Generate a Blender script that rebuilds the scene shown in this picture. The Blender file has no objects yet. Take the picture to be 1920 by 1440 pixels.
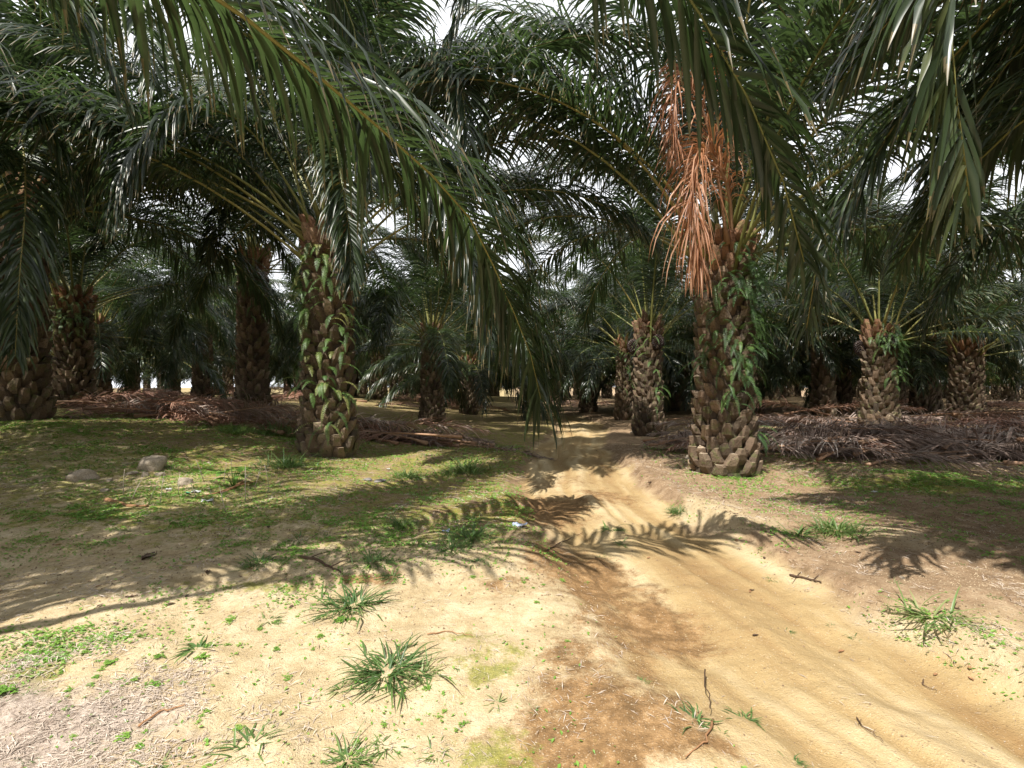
import bpy, math, random
import numpy as np
from mathutils import Vector, Matrix, noise
R = math.radians
random.seed(7); rng = np.random.default_rng(7)
S = bpy.context.scene
C = S.collection

# ---------------------------------------------------------------- camera, light, exposure
EYE = 1.5
cam = bpy.data.cameras.new('camera'); camo = bpy.data.objects.new('camera', cam); C.objects.link(camo)
camo.location = (0, 0, EYE); camo.rotation_euler = (R(90.24), 0, 0)
cam.sensor_width = 36; cam.lens = 18; cam.clip_end = 5000; cam.clip_start = 0.05
S.camera = camo

SUN_EL = 57; SUN_H = Vector((-0.50, -0.86)).normalized()          # where the sun stands, seen from above
sv = Vector((SUN_H.x*math.cos(R(SUN_EL)), SUN_H.y*math.cos(R(SUN_EL)), math.sin(R(SUN_EL))))
sl = bpy.data.lights.new('sun', 'SUN'); sl.energy = 5.0; sl.angle = R(0.5); sl.color = (1, 0.955, 0.87)
so = bpy.data.objects.new('sun', sl); C.objects.link(so); so.rotation_euler = sv.to_track_quat('Z', 'Y').to_euler()
so.location = (0, 0, 30)

W = bpy.data.worlds.new('World'); S.world = W; W.use_nodes = True
nt = W.node_tree; bg = nt.nodes['Background']
sky = nt.nodes.new('ShaderNodeTexSky'); sky.sky_type = 'NISHITA'; sky.sun_disc = False
sky.sun_elevation = R(SUN_EL); sky.sun_rotation = math.atan2(SUN_H.x, SUN_H.y)
sky.dust_density = 4.0; sky.air_density = 1.0; sky.ozone_density = 1.0
# thin bright cloud over most of the sky
tc = nt.nodes.new('ShaderNodeTexCoord')
cn = nt.nodes.new('ShaderNodeTexNoise'); cn.inputs['Scale'].default_value = 2.2; cn.inputs['Detail'].default_value = 5
cr = nt.nodes.new('ShaderNodeValToRGB'); cr.color_ramp.elements[0].position = .18; cr.color_ramp.elements[1].position = .36
mx = nt.nodes.new('ShaderNodeMix'); mx.data_type = 'RGBA'; mx.inputs['B'].default_value = (8.6, 8.8, 9.2, 1)
nt.links.new(tc.outputs['Generated'], cn.inputs['Vector']); nt.links.new(cn.outputs['Fac'], cr.inputs['Fac'])
nt.links.new(cr.outputs['Color'], mx.inputs['Factor']); nt.links.new(sky.outputs['Color'], mx.inputs['A'])
nt.links.new(mx.outputs['Result'], bg.inputs['Color']); bg.inputs['Strength'].default_value = 0.10
S.view_settings.view_transform = 'Standard'; S.view_settings.look = 'None'
S.view_settings.gamma = 1; S.view_settings.exposure = 0.7
S.cycles.max_bounces = 6; S.cycles.transparent_max_bounces = 4

# ---------------------------------------------------------------- helpers
def ss(a, b, x):
    t = np.clip((x-a)/(b-a), 0, 1); return t*t*(3-2*t)
def vnoise(x, y, s, seed=0):
    """smooth value noise on arrays, -1..1"""
    x = np.asarray(x, float)/s + seed*17.3; y = np.asarray(y, float)/s + seed*9.1
    xi = np.floor(x).astype(np.int64); yi = np.floor(y).astype(np.int64); fx = x-xi; fy = y-yi
    fx = fx*fx*(3-2*fx); fy = fy*fy*(3-2*fy)
    def h(a, b):
        n = (a*374761393 + b*668265263 + seed*1442695) & 0xffffffff
        n = ((n ^ (n >> 13))*1274126177) & 0xffffffff
        return ((n ^ (n >> 16)) & 0xffff)/32767.5 - 1
    return (h(xi, yi)*(1-fx)+h(xi+1, yi)*fx)*(1-fy) + (h(xi, yi+1)*(1-fx)+h(xi+1, yi+1)*fx)*fy
TRK = np.array([(-6, 3.6), (0, 2.6), (2, 1.80), (2.5, 1.60), (3.16, 1.47), (4.05, 1.36), (6.1, 1.12), (8.2, 0.98), (13.6, 1.55), (18, 2.5), (22, 2.9), (26, 2.6), (35, 1.4), (60, .8), (130, .5)])
def track_c(y): return np.interp(y, TRK[:, 0], TRK[:, 1])
def gz(x, y, fine=True):
    x = np.asarray(x, float); y = np.asarray(y, float)
    z = 0.85*ss(-0.6, -10, x)*ss(2.2, 10, y)*(1-.35*ss(24, 60, y))
    z = z + 0.22*ss(3, 10, x)*ss(6, 14, y)
    u = x - track_c(y)
    hw = 0.95 + 0.08*vnoise(x*0, y, 2.3, 3)
    inn = 1-ss(hw*.75, hw*1.25, np.abs(u))
    z = z - 0.10*inn*ss(-2, 1, y)
    z = z + inn*.022*vnoise(u+.1*vnoise(x, y, 1.2, 33), y*.09, .10, 31)*(1-ss(8, 14, y))
    z = z + 0.05*np.exp(-(u/.2)**2)*inn + inn*(.012*vnoise(x, y, .16, 51)+.006*vnoise(x, y, .07, 52))*np.clip(14/np.maximum(y, 3), 0, 1) + .03*np.exp(-((u-1.05)/.12)**2)*(1-ss(3, 4.5, y))                                 # crown between the wheel ruts
    z = z + 0.07*np.exp(-((u-1.18)/.22)**2)*ss(3.5, 6, y)*(1-ss(9, 12, y))        # low bank on the right
    rw = u+.07*vnoise(x, y, .3, 41)+.035*vnoise(x, y, .1, 42)
    z = z + .055*ss(.98, 1.09, rw)*ss(1.5, 2, y)*(1-ss(11, 14, y)) + .03*(1-ss(-1.12, -.98, rw))*ss(3.5, 4.5, y)*(1-ss(11, 14, y))
    for mx_, my_, r_, h_ in ((-1.75, 9.6, .5, .16), (6.0, 7.9, .6, .12), (-1.3, 17, .6, .2), (-.6, 15.5, .5, .18), (0.15, 10.6, .5, .1), (-3.2, 7.2, .9, .10), (1.1, 2.0, .35, .05), (.72, 2.3, .5, .05), (3.2, 3.4, .5, .08)):
        z = z + h_*np.exp(-(((x-mx_)/r_)**2+((y-my_)/r_)**2))
    z = z + 0.05*vnoise(x, y, 1.9, 1) + 0.022*vnoise(x, y, .7, 2)
    if fine:
        k = np.clip(14/np.maximum(y, 3), 0, 1)
        rug = 1-.65*inn
        z = z + k*rug*(0.016*vnoise(x, y, .23, 4) + 0.009*vnoise(x, y, .09, 5) + .0035*vnoise(x, y, .04, 6))
    return z
def g0(x, y): return float(gz(x, y))
def at(px, py, y0=None):
    """ground point that a photograph position stands for"""
    if y0: return (px-960)/960*y0, y0
    lo, hi = 1.2, 90.
    for _ in range(60):
        m = (lo+hi)/2; x = (px-960)/960*m
        if (EYE-float(gz(x, m, False)))/m*960 > py-724: lo = m
        else: hi = m
    return (px-960)/960*m, m

class MB:
    def __init__(s): s.v = []; s.f = []; s.c = []; s.m = []
    def add(s, vs, fs, col=(0.5, 0, 0), mat=0):
        o = len(s.v); s.v += [tuple(p) for p in vs]
        s.f += [tuple(i+o for i in f) for f in fs]; s.m += [mat]*len(fs)
        if len(col) == len(vs) and hasattr(col[0], '__len__'): s.c += [tuple(c) for c in col]
        else: s.c += [tuple(col)]*len(vs)
    def mesh(s, name, mats, smooth=True):
        me = bpy.data.meshes.new(name); me.from_pydata(s.v, [], s.f)
        at_ = me.color_attributes.new('tint', 'FLOAT_COLOR', 'POINT')
        a = np.ones((len(s.v), 4), np.float32); a[:, :3] = np.array(s.c, np.float32).reshape(-1, 3)
        at_.data.foreach_set('color', a.ravel())
        for m in mats: me.materials.append(m)
        if len(mats) > 1: me.polygons.foreach_set('material_index', s.m)
        me.polygons.foreach_set('use_smooth', [smooth]*len(s.f)); me.update()
        return me
    def tube(s, pts, rad, n=5, col=(.5, 0, 0), flat=1.0, cap=True):
        pts = [Vector(p) for p in pts]; k = len(pts); vs = []; cs = []
        for i, p in enumerate(pts):
            t = (pts[min(i+1, k-1)]-pts[max(i-1, 0)]).normalized()
            a = t.cross(Vector((0, 0, 1)));  a = a.normalized() if a.length > .05 else t.cross(Vector((0, 1, 0))).normalized()
            b = a.cross(t); r = rad[i] if hasattr(rad, '__len__') else rad
            for j in range(n):
                w = 2*math.pi*j/n; vs.append(p + a*(math.cos(w)*r) + b*(math.sin(w)*r*flat))
                cs.append((col[0], i/(k-1), col[2] if len(col) > 2 else 0))
        fs = [(i*n+j, i*n+(j+1) % n, (i+1)*n+(j+1) % n, (i+1)*n+j) for i in range(k-1) for j in range(n)]
        if cap: fs += [tuple(range(n-1, -1, -1)), tuple((k-1)*n+j for j in range(n))]
        s.add(vs, fs, cs)
def link(name, me, parent=None, loc=None, rz=0, sc=1, label=None, cat=None, group=None, kind=None):
    o = bpy.data.objects.new(name, me); C.objects.link(o)
    if parent: o.parent = parent
    if loc is not None: o.location = loc
    if rz: o.rotation_euler = (0, 0, rz)
    if sc != 1: o.scale = (sc, sc, sc) if not hasattr(sc, '__len__') else sc
    for k, v in (('label', label), ('category', cat), ('group', group), ('kind', kind)):
        if v: o[k] = v
    return o

# ---------------------------------------------------------------- materials
def mat(name):
    m = bpy.data.materials.new(name); m.use_nodes = True; n = m.node_tree
    return m, n, n.nodes['Principled BSDF'], n.nodes['Material Output']
def N(n, t, **k):
    d = n.nodes.new(t)
    for a, v in k.items():
        if a in d.inputs.keys(): d.inputs[a].default_value = v
        else: setattr(d, a, v)
    return d
def ramp(n, stops, src):
    r = n.nodes.new('ShaderNodeValToRGB'); e = r.color_ramp.elements
    while len(e) < len(stops): e.new(.5)
    for i, (p, c) in enumerate(stops): e[i].position = p; e[i].color = (*c, 1) if len(c) == 3 else c
    n.links.new(src, r.inputs['Fac']); return r.outputs['Color']
def mixc(n, a, b, f, mode='MIX'):
    m = n.nodes.new('ShaderNodeMix'); m.data_type = 'RGBA'; m.blend_type = mode
    for s_, v in (('A', a), ('B', b), ('Factor', f)):
        if isinstance(v, bpy.types.NodeSocket): n.links.new(v, m.inputs[s_])
        elif s_ == 'Factor': m.inputs[s_].default_value = v
        else: m.inputs[s_].default_value = (*v, 1)
    return m.outputs['Result']
def math_(n, op, a, b=0.0, clamp=False):
    m = n.nodes.new('ShaderNodeMath'); m.operation = op; m.use_clamp = clamp
    for i, v in enumerate((a, b)):
        if isinstance(v, bpy.types.NodeSocket): n.links.new(v, m.inputs[i])
        else: m.inputs[i].default_value = v
    return m.outputs[0]
def leaf_mat(name, stops, tip=None, rough=.36, trans=.3, tcol=(.25, .45, .05), spec=.5):
    m, n, p, out = mat(name)
    a = N(n, 'ShaderNodeAttribute', attribute_name='tint'); sp = N(n, 'ShaderNodeSeparateColor'); n.links.new(a.outputs['Color'], sp.inputs[0])
    oi = N(n, 'ShaderNodeObjectInfo')
    f = math_(n, 'ADD', math_(n, 'MULTIPLY', sp.outputs[0], .55), math_(n, 'MULTIPLY', oi.outputs['Random'], .45))
    c = ramp(n, stops, f)
    geo = N(n, 'ShaderNodeNewGeometry')
    nz = N(n, 'ShaderNodeTexNoise', Scale=9.0); tcn = N(n, 'ShaderNodeTexCoord'); n.links.new(tcn.outputs['Object'], nz.inputs['Vector'])
    c = mixc(n, c, (.5, .5, .5), math_(n, 'MULTIPLY', nz.outputs['Fac'], .12), 'OVERLAY')
    if tip: c = mixc(n, c, tip, math_(n, 'MULTIPLY', math_(n, 'GREATER_THAN', sp.outputs[1], .86), .8))
    n.links.new(c, p.inputs['Base Color']); p.inputs['Roughness'].default_value = rough; p.inputs['Specular IOR Level'].default_value = spec
    if trans > 0:
        tr = N(n, 'ShaderNodeBsdfTranslucent'); n.links.new(mixc(n, c, tcol, .75), tr.inputs['Color'])
        ms = N(n, 'ShaderNodeMixShader'); ms.inputs[0].default_value = trans
        n.links.new(p.outputs[0], ms.inputs[1]); n.links.new(tr.outputs[0], ms.inputs[2]); n.links.new(ms.outputs[0], out.inputs[0])
    return m
M_LEAF = leaf_mat('palm_leaf', [(0, (.011, .019, .011)), (.5, (.024, .037, .019)), (.85, (.055, .082, .032)), (1, (.11, .12, .05))], tip=(.16, .12, .06), rough=.36, trans=.22, tcol=(.15, .25, .07))
M_DEAD = leaf_mat('dead_leaf', [(0, (.16, .08, .055)), (.45, (.33, .17, .115)), (.8, (.47, .28, .20)), (1, (.58, .47, .40))], rough=.55, trans=.08, tcol=(.4, .2, .08))
M_DEADG = leaf_mat('weathered_dead_leaf', [(0, (.15, .10, .08)), (.45, (.28, .20, .165)), (.8, (.42, .33, .28)), (1, (.60, .53, .47))], rough=.6, trans=.05, tcol=(.3, .2, .12))
M_ORNG = leaf_mat('orange_dead_leaf', [(0, (.10, .05, .028)), (.4, (.24, .10, .045)), (.75, (.36, .165, .08)), (1, (.42, .28, .19))], rough=.5, trans=.2, tcol=(.7, .3, .1))
M_FERN = leaf_mat('fern_leaf', [(0, (.025, .05, .02)), (.4, (.045, .095, .028)), (.8, (.10, .18, .04)), (1, (.26, .24, .08))], rough=.5, trans=.14, tcol=(.2, .4, .05))
M_GRASS = leaf_mat('grass_blade', [(0, (.04, .08, .03)), (.4, (.08, .15, .045)), (.8, (.16, .23, .07)), (1, (.36, .33, .17))], tip=(.4, .33, .15), rough=.45, trans=.25, tcol=(.3, .5, .1))
M_WEED = leaf_mat('weed_leaf', [(0, (.09, .20, .03)), (.5, (.16, .32, .05)), (1, (.28, .42, .08))], rough=.5, trans=.25, tcol=(.4, .6, .08))
M_STRAW = leaf_mat('straw', [(0, (.22, .17, .13)), (.5, (.42, .34, .28)), (1, (.62, .54, .46))], rough=.8, trans=0)
M_RACH = leaf_mat('rachis', [(0, (.10, .12, .035)), (.5, (.20, .20, .06)), (1, (.38, .30, .10))], rough=.45, trans=0)
M_DRACH = leaf_mat('dry_rachis', [(0, (.20, .10, .055)), (.5, (.33, .18, .10)), (1, (.45, .30, .20))], rough=.6, trans=0)

def trunk_mat():
    m, n, p, out = mat('trunk_bark')
    a = N(n, 'ShaderNodeAttribute', attribute_name='tint'); sp = N(n, 'ShaderNodeSeparateColor'); n.links.new(a.outputs['Color'], sp.inputs[0])
    tcn = N(n, 'ShaderNodeTexCoord')
    nz = N(n, 'ShaderNodeTexNoise', Scale=7.0, Detail=6.0, Roughness=.7); n.links.new(tcn.outputs['Object'], nz.inputs['Vector'])
    nf = N(n, 'ShaderNodeTexNoise', Scale=38.0, Detail=3.0); n.links.new(tcn.outputs['Object'], nf.inputs['Vector'])
    low = ramp(n, [(.0, (.055, .040, .026)), (.45, (.14, .10, .065)), (.75, (.25, .19, .13)), (1, (.36, .29, .21))], sp.outputs[0])
    top = ramp(n, [(.0, (.16, .07, .035)), (.5, (.36, .17, .085)), (1, (.52, .30, .17))], sp.outputs[0])
    c = mixc(n, low, top, sp.outputs[2])
    c = mixc(n, c, (.10, .13, .03), math_(n, 'MULTIPLY', math_(n, 'GREATER_THAN', nz.outputs['Fac'], .56), .45))   # algae and moss
    c = mixc(n, c, (.045, .03, .02), math_(n, 'MULTIPLY', math_(n, 'LESS_THAN', nf.outputs['Fac'], .42), .5))
    n.links.new(c, p.inputs['Base Color']); p.inputs['Roughness'].default_value = .85
    b = N(n, 'ShaderNodeBump', Strength=.7, Distance=.02); n.links.new(nf.outputs['Fac'], b.inputs['Height']); n.links.new(b.outputs[0], p.inputs['Normal'])
    return m
M_TRUNK = trunk_mat()
def simple(name, col, rough=.8, var=.25, scale=20, bump=.3, spec=.3):
    m, n, p, out = mat(name); tcn = N(n, 'ShaderNodeTexCoord')
    nz = N(n, 'ShaderNodeTexNoise', Scale=float(scale), Detail=6.0); n.links.new(tcn.outputs['Object'], nz.inputs['Vector'])
    d = tuple(c*(1-var) for c in col); l = tuple(min(1, c*(1+var)) for c in col)
    n.links.new(ramp(n, [(.3, d), (.7, l)], nz.outputs['Fac']), p.inputs['Base Color']); p.inputs['Roughness'].default_value = rough
    p.inputs['Specular IOR Level'].default_value = spec
    b = N(n, 'ShaderNodeBump', Strength=bump, Distance=.01); n.links.new(nz.outputs['Fac'], b.inputs['Height']); n.links.new(b.outputs[0], p.inputs['Normal'])
    return m
M_ROCK = simple('rock', (.36, .30, .23), scale=12, bump=.8)
M_PEB = simple('pebble', (.42, .33, .22), scale=6)
M_SLATE = simple('grey_slab', (.22, .20, .19), scale=14)
M_WOOD = simple('dry_wood', (.30, .16, .08), scale=30)
M_DWOOD = simple('dark_wood', (.09, .055, .035), scale=30)
M_PAPER = simple('white_scrap', (.50, .50, .50), rough=.5, var=.06)
M_BLUE = simple('blue_scrap', (.40, .45, .60), rough=.5, var=.2)
M_PLAST = simple('green_plastic', (.03, .28, .16), rough=.4, var=.3)
M_FRUIT = simple('fruit', (.035, .018, .014), rough=.4, var=.7, scale=30, spec=.5)

# ground: vertex masks (where track, moss, red soil with painted shade dapple and straw lie) broken up by noise
def ground_mat():
    m, n, p, out = mat('ground_soil')
    a = N(n, 'ShaderNodeAttribute', attribute_name='tint'); sp = N(n, 'ShaderNodeSeparateColor'); n.links.new(a.outputs['Color'], sp.inputs[0])
    a2 = N(n, 'ShaderNodeAttribute', attribute_name='tint2'); s2 = N(n, 'ShaderNodeSeparateColor'); n.links.new(a2.outputs['Color'], s2.inputs[0])
    tcn = N(n, 'ShaderNodeNewGeometry')
    def nz(sc, det=4., ro=.55, dist=0.):
        q = N(n, 'ShaderNodeTexNoise', Scale=sc, Detail=det, Roughness=ro, Distortion=dist); n.links.new(tcn.outputs['Position'], q.inputs['Vector']); return q.outputs['Fac']
    n1, n2, n3, n4 = nz(.9, 6.), nz(5., 6., .65), nz(26., 5., .7), nz(120., 3.)
    def msk(src, noise_, w=.9, lo=.35, hi=.75):                   # mask edge broken by noise
        t = math_(n, 'ADD', src, math_(n, 'MULTIPLY', math_(n, 'SUBTRACT', noise_, .5), w))
        r = N(n, 'ShaderNodeMapRange', interpolation_type='SMOOTHSTEP'); n.links.new(t, r.inputs[0]); r.inputs[1].default_value = lo; r.inputs[2].default_value = hi
        return r.outputs[0]
    sand = ramp(n, [(.3, (.32, .235, .13)), (.46, (.44, .34, .20)), (.62, (.57, .465, .305)), (.75, (.64, .55, .40))], nz(4., 10., .78))
    soil = ramp(n, [(.3, (.16, .10, .055)), (.5, (.28, .19, .115)), (.7, (.42, .31, .20))], nz(5., 8., .75))
    base = mixc(n, soil, sand, msk(sp.outputs[2], n1, 1.0))
    al = N(n, 'ShaderNodeAttribute', attribute_name='along'); an = N(n, 'ShaderNodeTexNoise', Scale=7.0, Detail=5.0, Roughness=.6); n.links.new(al.outputs['Vector'], an.inputs['Vector'])
    trk = ramp(n, [(.2, (.26, .155, .066)), (.5, (.40, .285, .14)), (.74, (.55, .435, .265)), (.9, (.63, .54, .37))], math_(n, 'ADD', math_(n, 'MULTIPLY', s2.outputs[2], .45), math_(n, 'ADD', math_(n, 'MULTIPLY', n2, .2), math_(n, 'MULTIPLY', an.outputs['Fac'], .38))))
    base = mixc(n, base, trk, msk(sp.outputs[0], n2, .5, .25, .8))
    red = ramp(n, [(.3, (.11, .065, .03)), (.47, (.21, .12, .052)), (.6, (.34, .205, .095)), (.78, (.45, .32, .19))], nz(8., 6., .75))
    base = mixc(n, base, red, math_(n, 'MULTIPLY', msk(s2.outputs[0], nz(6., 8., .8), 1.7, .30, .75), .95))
    moss = ramp(n, [(.3, (.12, .14, .025)), (.6, (.27, .26, .05)), (.8, (.38, .36, .10))], n3)
    base = mixc(n, base, moss, math_(n, 'MULTIPLY', msk(sp.outputs[1], nz(7., 8., .75), 2.2, .46, .80), .8))
    grey = ramp(n, [(.35, (.20, .15, .12)), (.55, (.44, .36, .30)), (.7, (.58, .49, .42))], n3)
    base = mixc(n, base, grey, msk(s2.outputs[1], n2, .9, .4, .8))
    # crumbs: dark specks of litter and pale grit
    base = mixc(n, base, (.12, .075, .045), math_(n, 'MULTIPLY', ramp(n, [(.60, (0, 0, 0)), (.70, (1, 1, 1))], nz(55., 4., .7)), .55))
    base = mixc(n, base, (.74, .64, .50), math_(n, 'MULTIPLY', ramp(n, [(.62, (0, 0, 0)), (.70, (1, 1, 1))], n4), .5))
    n.links.new(base, p.inputs['Base Color']); p.inputs['Roughness'].default_value = .95; p.inputs['Specular IOR Level'].default_value = .15
    h = math_(n, 'ADD', math_(n, 'ADD', math_(n, 'MULTIPLY', n3, .7), math_(n, 'MULTIPLY', n4, .35)), math_(n, 'MULTIPLY', math_(n, 'MULTIPLY', an.outputs['Fac'], sp.outputs[0]), .6))
    b = N(n, 'ShaderNodeBump', Strength=.85, Distance=.028); n.links.new(h, b.inputs['Height']); n.links.new(b.outputs[0], p.inputs['Normal'])
    return m
M_GROUND = ground_mat()

# ---------------------------------------------------------------- ground and dirt track (one height field, cut along the track edge)
def axis(segs):
    o = [segs[0][0]]
    for a, b, s_ in segs: k = max(1, int(round((b-a)/s_))); o += list(a+(b-a)*np.arange(1, k+1)/k)
    return np.array(o)
def blob(X, Y, px, py, rx, ry):
    """soft patch given by its centre in the photograph and its radii in metres"""
    x, y = at(px, py); k = min(1., rx/.35)
    return np.exp(-(((X+k*(.16*WX+.06*WX2)-x)/rx)**2+((Y+k*(.16*WY+.06*WY2)-y)/ry)**2))
def build_ground():
    xs = axis([(-600, -120, 60), (-120, -30, 5), (-30, -9, .5), (-9, -4, .12), (-4, 4.5, .03), (4.5, 9, .12), (9, 30, .5), (30, 120, 5), (120, 600, 60)])
    ys = axis([(-60, -8, 4), (-8, 1.2, .3), (1.2, 4.5, .022), (4.5, 8, .045), (8, 14, .11), (14, 30, .4), (30, 100, 2), (100, 400, 20), (400, 1600, 120)])
    global WX, WY, WX2, WY2
    X, Y = np.meshgrid(xs, ys); Z = gz(X, Y)
    WX, WY, WX2, WY2 = vnoise(X, Y, .45, 21), vnoise(X, Y, .45, 22), vnoise(X, Y, .13, 23), vnoise(X, Y, .13, 24)
    far = ss(60, 160, np.hypot(X, Y)); Z = Z*(1-far) - 1.5*far
    u = X-track_c(Y)
    streak = np.clip(.5+.34*vnoise(u+.1*vnoise(X, Y, 1.2, 33), Y*.09, .10, 31)+.3*vnoise(u+.1*vnoise(X, Y, 1.2, 33), Y*.12, .27, 32), 0, 1)
    wob = .16*vnoise(X, Y, .8, 8)+.08*vnoise(X, Y, .25, 9)
    trk = 1-ss(.62, 1.15, np.abs(u+wob))
    left = ss(.2, -1.2, u)
    near = 1-ss(3.2, 6.0, Y + .55*X)                       # pale sand around the viewer's feet
    sand = np.clip(.25 + .75*near*(1-ss(1.3, 2.2, u)), 0, 1)
    sand = np.maximum(sand, .7*blob(X, Y, 1330, 950, .9, 1.2)); sand = np.maximum(sand, .55*blob(X, Y, 620, 915, 1.3, .5))
    sand = np.maximum(sand, .45*blob(X, Y, 1700, 1010, 1.2, .9))
    moss = .22+.45*left*ss(3.5, 5.5, Y)+.28*ss(1.4, 2.6, u)*ss(6, 9, Y) - .08*ss(14, 22, Y)
    for px, py, rx, ry, w in ((480, 1100, .7, .25, .75), (900, 1240, .35, .25, .8), (860, 1180, .4, .2, .6), (380, 1290, .3, .2, .45), (430, 1380, .4, .2, .5), (940, 1400, .3, .2, .8), (700, 870, 1.5, 1.2, .5), (1130, 1120, .3, .3, .5),
                              (180, 960, .9, .5, .9), (600, 800, 1.5, .6, .8), (1750, 900, 2.2, .8, .85), (800, 790, 2.5, 2.5, .8), (1160, 1250, .2, .3, .4), (1650, 1200, .4, .4, .5), (10, 1290, .25, .3, .9), (1290, 1190, .4, .15, .35)):
        moss = np.maximum(moss, w*blob(X, Y, px, py, rx, ry))
    moss = moss*(1-trk*(1-.25*np.exp(-(u/.2)**2)*ss(6, 9, Y)))
    red = 0*X  # reddish soil; the middle patches also paint dappled frond shade as brown
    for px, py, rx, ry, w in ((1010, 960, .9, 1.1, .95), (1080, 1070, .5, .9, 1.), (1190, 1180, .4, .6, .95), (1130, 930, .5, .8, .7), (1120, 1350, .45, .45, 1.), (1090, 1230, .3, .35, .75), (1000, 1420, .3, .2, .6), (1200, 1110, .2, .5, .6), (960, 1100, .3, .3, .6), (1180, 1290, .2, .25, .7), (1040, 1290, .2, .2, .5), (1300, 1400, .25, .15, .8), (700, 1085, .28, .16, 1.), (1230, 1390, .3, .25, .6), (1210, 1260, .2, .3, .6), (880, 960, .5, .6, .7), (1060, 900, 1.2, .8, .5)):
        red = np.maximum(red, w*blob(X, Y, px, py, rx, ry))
    grey = 0*X
    for px, py, rx, ry, w in ((60, 1370, .75, .45, 1.), (260, 1300, .5, .35, .75), (60, 1230, .6, .3, .6), (1700, 1050, 1.5, .8, .35), (60, 900, 1.5, .8, .5)):
        grey = np.maximum(grey, w*blob(X, Y, px, py, rx, ry))
    nx, ny = len(xs), len(ys); idx = np.arange(nx*ny).reshape(ny, nx)
    q = np.stack([idx[:-1, :-1], idx[:-1, 1:], idx[1:, 1:], idx[1:, :-1]], -1).reshape(-1, 4)
    cx = (X[:-1, :-1]+X[1:, 1:])/2; cy = (Y[:-1, :-1]+Y[1:, 1:])/2
    on = ((np.abs(cx-track_c(cy)+.10*vnoise(cx, cy, .7, 8)) < 1.0) & (cy < 100) & (cy > -6)).ravel()
    P = np.stack([X, Y, Z], -1).reshape(-1, 3)
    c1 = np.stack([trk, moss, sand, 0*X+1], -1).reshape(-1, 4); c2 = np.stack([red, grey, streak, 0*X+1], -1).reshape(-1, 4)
    c3 = np.stack([u+.1*vnoise(X, Y, 1.2, 33), Y*.07, 0*X, 0*X+1], -1).reshape(-1, 4)
    for name, sel in (('ground', ~on), ('dirt_track', on)):
        f = q[sel]; used = np.unique(f); rm = np.zeros(nx*ny, int); rm[used] = np.arange(len(used)); f = rm[f]
        me = bpy.data.meshes.new(name); me.vertices.add(len(used)); me.vertices.foreach_set('co', P[used].ravel())
        me.loops.add(f.size); me.loops.foreach_set('vertex_index', f.ravel())
        me.polygons.add(len(f)); me.polygons.foreach_set('loop_start', np.arange(0, f.size, 4)); me.polygons.foreach_set('loop_total', np.full(len(f), 4))
        me.update(calc_edges=True); me.polygons.foreach_set('use_smooth', [True]*len(f))
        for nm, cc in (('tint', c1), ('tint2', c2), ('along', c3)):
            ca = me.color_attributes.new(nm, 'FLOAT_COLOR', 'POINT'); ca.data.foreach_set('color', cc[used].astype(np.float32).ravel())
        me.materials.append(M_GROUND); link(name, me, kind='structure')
build_ground()

# ---------------------------------------------------------------- fronds
Zv = Vector((0, 0, 1))
def catmull(pts, n):
    pts = [Vector(p) for p in pts]; P = [pts[0]*2-pts[1]]+pts+[pts[-1]*2-pts[-2]]; out = []
    d = [0.]
    for i in range(len(pts)-1): d.append(d[-1]+(pts[i+1]-pts[i]).length)
    for k in range(n+1):
        s_ = d[-1]*k/n; i = 0
        while i < len(pts)-2 and d[i+1] < s_: i += 1
        t = (s_-d[i])/max(1e-6, d[i+1]-d[i]); a, b, c, e = P[i:i+4]
        out.append(.5*((2*b)+(c-a)*t+(2*a-5*b+4*c-e)*t*t+(3*b-a-3*c+e)*t**3))
    return out
def arc_path(L, e0, e1, n=26, pw=1.6, side=0.):
    """rachis leaving at elevation e0 and ending at e1, in local +X"""
    p = Vector((0, 0, 0)); out = [p.copy()]
    for i in range(n):
        t = (i+.5)/n; e = R(e0+(e1-e0)*t**pw); az = side*t*t
        p = p+Vector((math.cos(e)*math.cos(az), math.cos(e)*math.sin(az), math.sin(e)))*(L/n); out.append(p.copy())
    return out
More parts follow.
